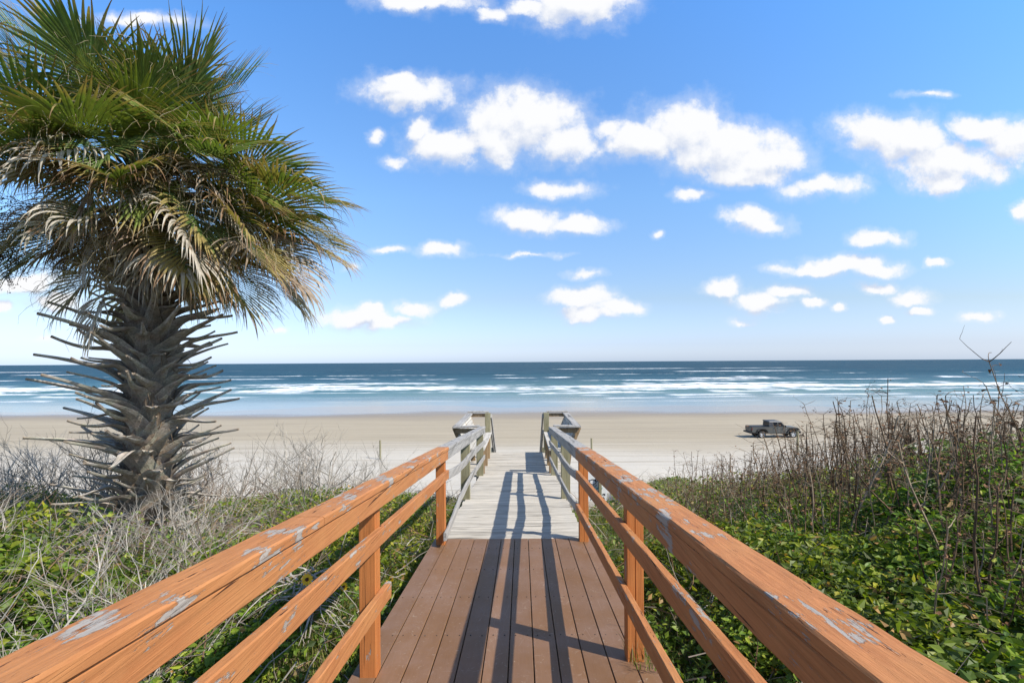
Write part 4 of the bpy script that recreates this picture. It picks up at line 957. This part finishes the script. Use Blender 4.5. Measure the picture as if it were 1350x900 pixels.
parts = [canopy_leaves(60000, (-5.5, -.98), (.6, 5.2), hL, .058, [3, 4, 3.4, 1.4, .5, 2], maskL, 1, depth=.9),
         canopy_leaves(75000, (-11, -.98), (4, 12.5), hL, .052, [2, 4, 4, 2.4, 1.3, 1], maskL, 2, depth=.8),
         canopy_leaves(9000, (-5.5, -2.2), (1.2, 3.6), lambda x, y: hL(x, y)+.12, .085, [2, 4, 6, 3.5, .2, 0], lambda x, y: maskL(x, y)*sstep(.5, .6, vnoise(x, y, 1.3)), 0, depth=.4),
         canopy_leaves(30000, (-24, -8), (4, 16), hL, .09, [3, 4, 3, 1, 1.3, 1], lambda x, y: maskL(x, y), 2)]
V_, F_, C_ = merge(parts)
gcl = bpy.data.objects.new('ground_cover', npmesh('ground_cover', V_, F_, 3, M_leaf, C_)); C.objects.link(gcl)
tag(gcl, 'low green and yellowish leafy ground cover left of the boardwalk', 'ground cover', kind='stuff')
def maskR(x, y):
    g = vnoise(x, y, .8)*.6+vnoise(x, y, 2.3)*.4
    d = .35+.65*sstep(.36, .52, g); d = d*(1-sstep(13.2, 16.0, y+2.2*(vnoise(x, y, .5)-.5)))
    d = d*(1-.75*sstep(9, 11, y)*(1-sstep(2.3, 2.9, x)))
    return np.where(x > .80, d, 0)
def hR(x, y): return (.16+.40*vnoise(x, y, 1.1)*sstep(.85, 2.0, x)+.10*vnoise(x, y, 3.5))*(1-.35*sstep(8, 14, y))+.35*sstep(3, 5.5, x)*(1-sstep(6, 9, y))
parts = [canopy_leaves(46000, (.82, 5.5), (.4, 5.2), hR, .062, [4, 4, 2.6, .8, .6, 3], maskR, 1, depth=.9),
         canopy_leaves(60000, (.82, 13), (4.5, 16), hR, .055, [3, 4, 3.0, 1.6, 1.5, 2], maskR, 2, depth=.8),
         canopy_leaves(30000, (9, 26), (4, 16), hR, .09, [3, 4, 3, 1, 1.3, 1], maskR, 2)]
V_, F_, C_ = merge(parts)
gcr = bpy.data.objects.new('ground_cover', npmesh('ground_cover', V_, F_, 3, M_leaf, C_)); C.objects.link(gcr)
tag(gcr, 'dense green leafy ground cover right of the boardwalk', 'ground cover', kind='stuff')

# grass: tufts of thin blades
def grass_mesh(N_, xr_, yr_, mask, hmin, hmax, cols, wts, hoff=0):
    x = RNG.uniform(*xr_, N_); y = RNG.uniform(*yr_, N_); k = mask(x, y) > RNG.random(N_); x, y = x[k], y[k]; n = len(x)
    z = terr(x, y)+CZ+hoff; az = RNG.random(n)*2*PI; l = RNG.uniform(hmin, hmax, n); ln = RNG.uniform(.15, .9, n); w = RNG.uniform(.0018, .004, n)
    d = np.stack([np.cos(az), np.sin(az), 0*az], 1); s = np.stack([-np.sin(az), np.cos(az), 0*az], 1)*w[:, None]; B = np.stack([x, y, z], 1); V = []
    for t in (0, .4, .75, 1.0):
        c = B+d*(l*ln*t*t)[:, None]+np.array([0, 0, 1])*(l*(t-.35*ln*t*t))[:, None]; kx = (1-t*.95)
        V += [c-s*kx, c+s*kx]
    V = np.stack(V, 1).reshape(-1, 3); F = [(0, 1, 3, 2), (2, 3, 5, 4), (4, 5, 7, 6)]
    F = (np.array(F)[None]+(np.arange(n)*8)[:, None, None]).reshape(-1, 4)
    return V, F, np.repeat(leaf_cols(n, cols, wts), 8, 0)
GC = [(.12, .20, .03), (.20, .26, .04), (.33, .30, .10), (.42, .36, .22), (.07, .13, .025)]
gm = lambda x, y: np.where(x < -.97, 1-.75*sstep(-1.5, -2.6, x), 0)*(1-sstep(10.5, 12.5, y))*(.3+.7*sstep(.35, .6, vnoise(x, y, 1.8)))
gr = lambda x, y: np.where(x > .80, 1-.8*sstep(1.4, 2.6, x), 0)*(1-sstep(12, 15, y))*(.3+.7*sstep(.35, .6, vnoise(x, y, 1.8)))
g1 = merge([grass_mesh(60000, (-3.4, -.97), (1.2, 12.5), gm, .10, .38, GC, [3, 4, 2, 1.2, 1]), grass_mesh(9000, (-10, -2), (3, 12.5), lambda x, y: .7*(1-sstep(11, 12.5, y)), .15, .5, GC, [.5, 1, 3, 4, 0])])
go = bpy.data.objects.new('grass', npmesh('grass', g1[0], g1[1], 4, M_grass, g1[2])); C.objects.link(go); tag(go, 'bright and straw-coloured grass along the left side of the boardwalk', 'grass', kind='stuff')
g1 = merge([grass_mesh(40000, (.80, 3.4), (1.0, 15), gr, .10, .36, GC, [3, 3, 2, 1.5, 2]), grass_mesh(26000, (1.5, 12), (4, 15), lambda x, y: .8*(1-sstep(12.5, 15, y)), .15, .55, GC, [.5, 1, 3, 4, 0])])
go = bpy.data.objects.new('grass', npmesh('grass', g1[0], g1[1], 4, M_grass, g1[2])); C.objects.link(go); tag(go, 'green and dry grass growing under the shrubs right of the boardwalk', 'grass', kind='stuff')

# ------------------------------------------------------------------ twigs
def twig_tree(mb, rnd, p0, d0, L0, r0, lv, maxlv, col, wob=.22, kids=(2, 4), upb=.10, leaves=None, sides=4, kscale=.62):
    q = [Vector(p0)]; d = Vector(d0).normalized(); n = 6 if lv == 0 else 4
    for j in range(n): d = (d+Vector((rnd.gauss(0, wob), rnd.gauss(0, wob), rnd.gauss(upb, wob*.6)))).normalized(); q.append(q[-1]+d*L0/n)
    g = rnd.uniform(.75, 1.15); c = tuple(x*g for x in col)
    tube(mb, q, [r0*(1-.62*j/n) for j in range(n+1)], sides if lv < 2 else 3, c, False)
    if lv < maxlv:
        for _ in range(rnd.randint(*kids)):
            j = rnd.randint(max(1, n//3), n); dd = (q[j]-q[j-1]).normalized()
            dd = (dd+Vector((rnd.gauss(0, .65), rnd.gauss(0, .65), rnd.gauss(.1, .35)))).normalized()
            twig_tree(mb, rnd, q[j], dd, L0*kscale*rnd.uniform(.7, 1.2), r0*.55, lv+1, maxlv, col, wob, kids, upb, leaves, 3, kscale)
    elif leaves is not None and rnd.random() < leaves[0]:
        leaf_card(mb, rnd, q[-1], leaves[1], leaves[2])
def leaf_card(mb, rnd, p, size, col):
    a = rnd.uniform(0, 2*PI); d = Vector((math.cos(a), math.sin(a), rnd.uniform(-1, .3))).normalized(); s = d.cross(Vector((rnd.gauss(0, 1), rnd.gauss(0, 1), 1))).normalized(); nn = s.cross(d)
    l = size*rnd.uniform(.6, 1.3); w = l*.33; g = rnd.uniform(.7, 1.3); c = tuple(x*g for x in col)
    mb.add([p, p+d*l*.35-s*w+nn*w*.6, p+d*l*.8-s*w*.6+nn*w*.9, p+d*l-nn*w*.4, p+d*l*.8+s*w*.6+nn*w*.9, p+d*l*.35+s*w+nn*w*.6, p+d*l*.5], [(0, 6, 1), (1, 6, 2), (2, 6, 3), (3, 6, 4), (4, 6, 5), (5, 6, 0)], c)

_vc = {}
# tall dry stalks on the right
stalk_meshes = []
for i in range(16):
    rnd = random.Random(300+i); mb = MB(); H_ = 1.5; q = [Vector((0, 0, -.1))]; d = Vector((rnd.gauss(0, .05), rnd.gauss(0, .05), 1)).normalized()
    col = ((.12, .078, .048), (.19, .13, .08), (.32, .25, .175))[i % 3]
    for j in range(9): d = (d+Vector((rnd.gauss(0, .075), rnd.gauss(0, .075), .10))).normalized(); q.append(q[-1]+d*(H_+.1)/9)
    tube(mb, q, [.0085*(1-.07*j) for j in range(10)], 5, col, False)
    for _ in range(rnd.randint(6, 11)):
        j = rnd.randint(4, 9); a = rnd.uniform(0, 2*PI); dd = Vector((math.cos(a), math.sin(a), rnd.uniform(.1, 1.1)))
        twig_tree(mb, rnd, q[j], dd, rnd.uniform(.06, .22), .0034, 1, 2, col, .3, (1, 3), .05, (.22, .028, (.20, .11, .06)), 3)
    for _ in range(rnd.randint(1, 7)):
        j = rnd.randint(4, 9); leaf_card(mb, rnd, q[j]+Vector((rnd.gauss(0, .012), rnd.gauss(0, .012), rnd.uniform(-.05, .05))), .036, (.24, .13, .07))
    # curled broken top
    if rnd.random() < .6:
        p = q[-1]; dd = (q[-1]-q[-2]).normalized(); w = [p]; a = rnd.uniform(0, 2*PI)
        for j in range(4): dd = (dd+Vector((math.cos(a)*.5, math.sin(a)*.5, -.3))).normalized(); w.append(w[-1]+dd*.035)
        tube(mb, w, [.003, .0026, .0022, .002, .0015], 3, col, False)
    stalk_meshes.append(mb.mesh('dry_stalk', M_twig))
rnd = random.Random(5); cnt = 0; cand = []
while len(cand) < 860:
    y = rnd.uniform(2.6, 12.5); u = .30+.85*rnd.random()**.8; x = u*y
    if x < 1.7 or x > 11: continue
    if y < 4.6 and u < .80: continue
    if y < 4.2 and rnd.random() < .55: continue
    if len(cand) % 5 and vnoise(np.array([x]), np.array([y]), 1.0)[0] < .33: continue
    zt = float(terr(x, y)); h = (rnd.uniform(.75, 1.2) if rnd.random() < .68 else rnd.uniform(1.15, 1.62))*(.72+.30*float(sstep(.35, .75, u)))
    if y < 4.2: h *= .92
    if rnd.random() < .10: h *= 1.15
    if u < .575: h = min(h, (-.160-.03*rnd.random())*y-zt)
    if h < .3: continue
    cand.append((h/y, x, y, zt, h))
cand.sort(reverse=True); mbs = MB()
for cnt, (_, x, y, zt, h) in enumerate(cand):
    sc_ = h/1.5; th_ = rnd.uniform(.9, 1.5); sx_ = sc_*th_*1.25
    M_ = Matrix.LocRotScale(Vector((x, y, Z(zt))), Euler((rnd.gauss(0, .09), rnd.gauss(0, .09), rnd.uniform(0, 6.28))), Vector((sx_, sx_, sc_)))
    me = stalk_meshes[cnt % 16]
    if cnt < 298:
        o = bpy.data.objects.new('dry_stalk', me); C.objects.link(o); o.matrix_world = M_
        tag(o, 'bare brown dry stalk with withered leaf scraps standing among the green shrubs at right', 'dry stalk', 'dry stalks standing right of the boardwalk')
    else:
        if not hasattr(me, '__len__'):
            if me.name not in _vc: _vc[me.name] = ([v_.co.copy() for v_ in me.vertices], [tuple(p_.vertices) for p_ in me.polygons], [tuple(c.color)[:3] for c in me.color_attributes['Col'].data])
            a_, b_, c_ = _vc[me.name]; mbs.add([M_ @ v_ for v_ in a_], b_, c_)
o = mbs.local('dry_stalks', M_twig, None); tag(o, 'thicket of smaller bare dry stalks behind the tall ones at right', 'dry stalks', kind='stuff')
o = bpy.data.objects.new('dry_stalk', stalk_meshes[4]); C.objects.link(o); o.location = (3.56, 3.0, Z(float(terr(3.56, 3.0)))); o.scale = (.8, .8, 1.30); o.rotation_euler = (0, -.33, .0)
tag(o, 'tallest dark dry stalk, leaning at the right edge and rising above the horizon', 'dry stalk')

# grey bare shrubs on the left (and a few low ones right)
bare = []
for i in range(7):
    rnd = random.Random(900+i); mb = MB(); col = ((.34, .31, .27), (.24, .19, .145), (.42, .39, .34), (.20, .14, .095))[i % 4]
    for k in range(rnd.randint(5, 8)):
        a = rnd.uniform(0, 2*PI); dd = Vector((math.cos(a)*.7, math.sin(a)*.7, rnd.uniform(.5, 1.4)))
        twig_tree(mb, rnd, (rnd.gauss(0, .06), rnd.gauss(0, .06), -.05), dd, rnd.uniform(.45, .75), .009, 0, 3, col, .20, (2, 4), .06, None, 4)
    bare.append(mb.mesh('bare_branches', M_twig))
def bare_shrub(x, y, s_, i, label, grp, sz=1):
    o = bpy.data.objects.new('bare_shrub', bare[i % 7]); C.objects.link(o); o.location = (x, y, Z(float(terr(x, y)))); o.scale = (s_, s_, s_*sz); o.rotation_euler = (0, 0, i*1.7)
    tag(o, label, 'bare shrub', grp)
rnd = random.Random(21)
LB1 = 'leafless grey twiggy shrub among ground cover near the foot of the palm'
for i in range(30):
    x = rnd.uniform(-6.2, -2.0); y = rnd.uniform(1.9, 5.2)
    if x/y > -.56: x = -.62*y-rnd.random()
    bare_shrub(x, y, rnd.uniform(.75, 1.25), i, LB1, 'bare shrubs around the palm')
LB2 = 'leafless grey twiggy shrub on the dune crest against the white sand, left of the boardwalk'
for i in range(5):
    y = rnd.uniform(1.9, 3.4); x = -y*rnd.uniform(.72, 1.12)
    bare_shrub(x, y, rnd.uniform(.75, 1.15), i+3, LB1, 'bare shrubs around the palm')
for i in range(34):
    y = rnd.uniform(7.2, 10.8); u = rnd.uniform(-1.05, -.28); 
    if -.60 < u or i % 2: pass
    bare_shrub(u*y, y, rnd.uniform(.85, 1.4)*(1.15 if u < -.42 else .9), i, LB2, 'bare shrubs on the dune crest', 1.15)
for i, (x, y, s_) in enumerate([(-2.1, 2.6, .5), (-1.75, 3.4, .45), (-2.0, 4.4, .5), (-1.6, 2.1, .45), (-2.3, 3.4, .5)]):
    bare_shrub(x, y, s_, i+2, 'leafless grey twiggy shrub showing under the left railing', 'bare shrubs under the left railing')
for i, (x, y, s_) in enumerate([(4.2, 15.3, .75), (3.9, 15.0, .6), (4.9, 15.6, .6)]):
    bare_shrub(x, y, s_, i, 'dark bare low shrub on the small mound at the edge of the white sand', 'bare shrubs on the mound', .7)
for i in range(16):
    y = rnd.uniform(5, 12); bare_shrub(y*rnd.uniform(.3, 1.0), y, rnd.uniform(.5, .8), i, 'leafless twiggy shrub low among the dry stalks at right', 'bare shrubs among the stalks')

# fallen twigs, dead stems lying in the cover
def litter(N_, xr_, yr_, name, label, cols, cond):
    rnd = random.Random(N_); mb = MB(); c_ = 0
    while c_ < N_:
        x = rnd.uniform(*xr_); y = rnd.uniform(*yr_)
        if not cond(x, y): continue
        c_ += 1; z = float(terr(x, y))+rnd.uniform(.05, .38); a = rnd.uniform(0, 2*PI); d = Vector((math.cos(a), math.sin(a), rnd.gauss(.25, .45))).normalized(); l = rnd.uniform(.15, .7); q = [Vector((x, y, Z(z)))]
        for j in range(4): d = (d+Vector((rnd.gauss(0, .22), rnd.gauss(0, .22), rnd.gauss(0, .2)))).normalized(); q.append(q[-1]+d*l/4)
        w = rnd.uniform(.0018, .0065); g = rnd.uniform(.7, 1.2); cc = tuple(k*g for k in rnd.choice(cols)); tube(mb, q, [w, w*.9, w*.8, w*.6, w*.3], 3, cc, False)
    o = mb.build(name, M_twig); tag(o, label, 'twigs', kind='stuff')
litter(2600, (-7, -1.0), (1.3, 11.5), 'dead_twigs', 'grey dead twigs tangled in the cover left of the boardwalk', [(.38, .35, .31), (.30, .26, .22), (.24, .15, .09)], lambda x, y: x/y < -.17 or x < -1.15)
litter(3600, (.85, 10), (1.3, 14), 'dead_twigs', 'brown dead stems tangled in the cover right of the boardwalk', [(.26, .22, .18), (.20, .12, .07), (.34, .30, .25)], lambda x, y: True)

# leafy shrubs on the right: stems + foliage, five forms copied
shr = []
for i in range(6):
    rnd = random.Random(60+i); mb = MB(); tips = []
    for k in range(9):
        a = rnd.uniform(0, 2*PI); q = [Vector((0, 0, -.1))]; d = Vector((math.cos(a)*.6, math.sin(a)*.6, 1)).normalized()
        for j in range(6): d = (d+Vector((rnd.gauss(0, .16), rnd.gauss(0, .16), rnd.gauss(.04, .1)))).normalized(); q.append(q[-1]+d*.155); 
        tips += q[2:]; tube(mb, q, [.008-.001*j for j in range(7)], 4, (.15, .11, .07), False)
    st_me = mb.mesh('stems', M_twig)
    n = 1150; T = np.array([tuple(t) for t in tips]); P = T[RNG.integers(0, len(T), n)]+RNG.normal(0, .085, (n, 3)); P[:, 2] += .02
    col = leaf_cols(n, [(.06, .115, .018), (.115, .195, .024), (.18, .275, .030), (.29, .36, .04), (.32, .20, .08)], [2.5, 4, 3.4, 1.6, .4])
    Lf = (.085, .058, .10, .07, .062, .092)[i]*RNG.uniform(.5, 1.35, n); col = col*np.array(((1, 1, 1), (1.3, 1.1, .9), (.8, .88, .9), (1.15, 1.2, 1), (.9, .95, 1.1), (1.25, 1.15, 1))[i])
    V2, F2, C2 = rand_rot_leaves(P, Lf, Lf*(.48, .62, .42, .55, .36, .5)[i], .35, col, 0)
    fo_me = npmesh('foliage', V2, F2, 3, M_leaf, C2); shr.append((st_me, fo_me))
rnd = random.Random(77)
spots = []
for i in range(110):
    for _ in range(30):
        y = rnd.uniform(1.5, 6.4); u = rnd.uniform(.40, 1.25); x = u*y
        if x < 1.35 or x > 7.5: continue
        if all((x-a)**2+(y-b)**2 > .32**2 for a, b in spots): spots.append((x, y)); break
for i, (x, y) in enumerate(spots):
    u = x/y; s_ = rnd.uniform(.46, .68)*(1+.55*float(sstep(.72, 1.05, u)))
    if x < 2.2: s_ *= .72
    r = empty('leafy_shrub', (x, y, Z(float(terr(x, y))-.02)), 'bushy green shrub with oval glossy leaves in the thicket right of the boardwalk', 'shrub', 'green shrubs right of the boardwalk', rz=rnd.uniform(0, 6.28))
    r.scale = (s_*1.1, s_*1.1, s_)
    for nm, me in (('stems', shr[i % 6][0]), ('foliage', shr[i % 6][1])):
        o = bpy.data.objects.new(nm, me); C.objects.link(o); o.parent = r
# shrubs left near
rnd = random.Random(78)
for i in range(42):
    y = rnd.uniform(1.4, 4.8); x = -y*rnd.uniform(.50, 1.15)-.15
    if x > -1.5: x = -1.5-rnd.random()*.4
    s_ = rnd.uniform(.36, .56)
    r = empty('leafy_shrub', (x, y, Z(float(terr(x, y))-.02)), 'low bright green shrub with oval leaves among grey twigs left of the boardwalk', 'shrub', 'green shrubs left of the boardwalk', rz=rnd.uniform(0, 6.28)); r.scale = (s_*1.2, s_*1.2, s_)
    for nm, me in (('stems', shr[i % 6][0]), ('foliage', shr[i % 6][1])):
        o = bpy.data.objects.new(nm, me); C.objects.link(o); o.parent = r
# green mat on the mound by the white sand
nn = 5000; x = RNG.normal(4.75, .75, nn); y = RNG.normal(15.6, .4, nn); P = np.stack([x, y, terr(x, y)+CZ+RNG.random(nn)*.42*np.exp(-((x-4.75)/.9)**2)], 1)
Lf = .07*RNG.uniform(.6, 1.4, nn); V2, F2, C2 = rand_rot_leaves(P, Lf, Lf*.6, .5, leaf_cols(nn, GREENS, [2, 4, 4, 3, 1, 1]), 2)
o = bpy.data.objects.new('mound_plants', npmesh('mound_plants', V2, F2, 3, M_leaf, C2)); C.objects.link(o); tag(o, 'low green mat of plants on a mound at the edge of the white sand', 'plants', kind='stuff')

# yellow daisies under the left rail
mb_f = MB(); yel = (.80, .48, .02)
for i in range(12):
    a = 2*PI*i/12; d = Vector((math.cos(a), 0, math.sin(a))); s = Vector((-math.sin(a), 0, math.cos(a)))
    mb_f.add([d*.008-s*.003, d*.024-s*.006, d*.034, d*.024+s*.006, d*.008+s*.003], [(0, 1, 2, 3, 4)], yel)
pet_me = mb_f.mesh('petals', M_leaf)
mb_f = MB(); tube(mb_f, [(0, .002, 0), (0, -.006, 0)], [.011, .008], 8, (.09, .04, .02)); cen_me = mb_f.mesh('flower_centre', M_twig)
mb_f = MB(); tube(mb_f, [(0, .004, 0), (.01, .02, -.10), (0, .03, -.26)], [.0022, .0022, .0025], 4, (.10, .18, .04)); stm_me = mb_f.mesh('stem', M_twig)
for i, (x, y, z, lb) in enumerate([(-1.14, 2.62, -1.14, 'yellow daisy with dark centre below the left handrail'), (-1.30, 3.6, -1.62, 'yellow daisy low in the grass beyond the middle left rail'), (-1.22, 4.6, -2.0, 'yellow daisy farther along the grassy left deck edge'),
                                   (1.9, 9.2, -2.65, 'yellow daisy beside the right railing near the sign'), (-1.55, 2.5, -1.45, 'yellow daisy among dark leaves below the left middle rail')]):
    r = empty('daisy', (x, y, Z(z)), lb, 'flower', rz=-.3*i); r.rotation_euler.x = -.4
    for nm, me in (('petals', pet_me), ('flower_centre', cen_me), ('stem', stm_me)):
        o = bpy.data.objects.new(nm, me); C.objects.link(o); o.parent = r
# dried fallen frond under the left rail
fr = empty('fallen_frond', (-1.55, 3.55, Z(-1.66)), 'dried grey palm frond heaped under the left railing', 'dead frond')
mb = MB(); rnd = random.Random(44)
for i in range(80):
    a = rnd.uniform(0, 2*PI); d = Vector((math.cos(a), math.sin(a), rnd.uniform(-.1, .9))).normalized(); q = [Vector((rnd.gauss(0, .05), rnd.gauss(0, .08), rnd.uniform(-.1, .15)))]; l = rnd.uniform(.2, .5)
    for j in range(5): d = (d+Vector((rnd.gauss(0, .25), rnd.gauss(0, .25), -.28))).normalized(); q.append(q[-1]+d*l/5)
    s = d.cross(Vector((0, 0, 1))).normalized(); g = rnd.uniform(.6, 1.1); vs = []
    for j, p in enumerate(q): w = .009*(1-j/6); vs += [p-s*w, p+Vector((0, 0, w*.6)), p+s*w]
    mb.add(vs, [f for j in range(5) for f in ((j*3, j*3+1, j*3+4, j*3+3), (j*3+1, j*3+2, j*3+5, j*3+4))], (.42*g, .38*g, .33*g))
mb.local('dead_blade', M_twig, fr)
# grass tuft at the foot of the right post
v2 = grass_mesh(110, (.60, .82), (2.72, 2.98), lambda x, y: x*0+1, .06, .16, GC, [3, 3, 2, 1, 1]); v2[0][:, 2] += (deckz(2.85)+CZ+.012)-v2[0][:, 2].min()
o = bpy.data.objects.new('grass_tuft', npmesh('grass_tuft', v2[0], v2[1], 4, M_grass, v2[2])); C.objects.link(o); tag(o, 'small tuft of grass at the foot of the near right orange post', 'grass', kind='stuff')
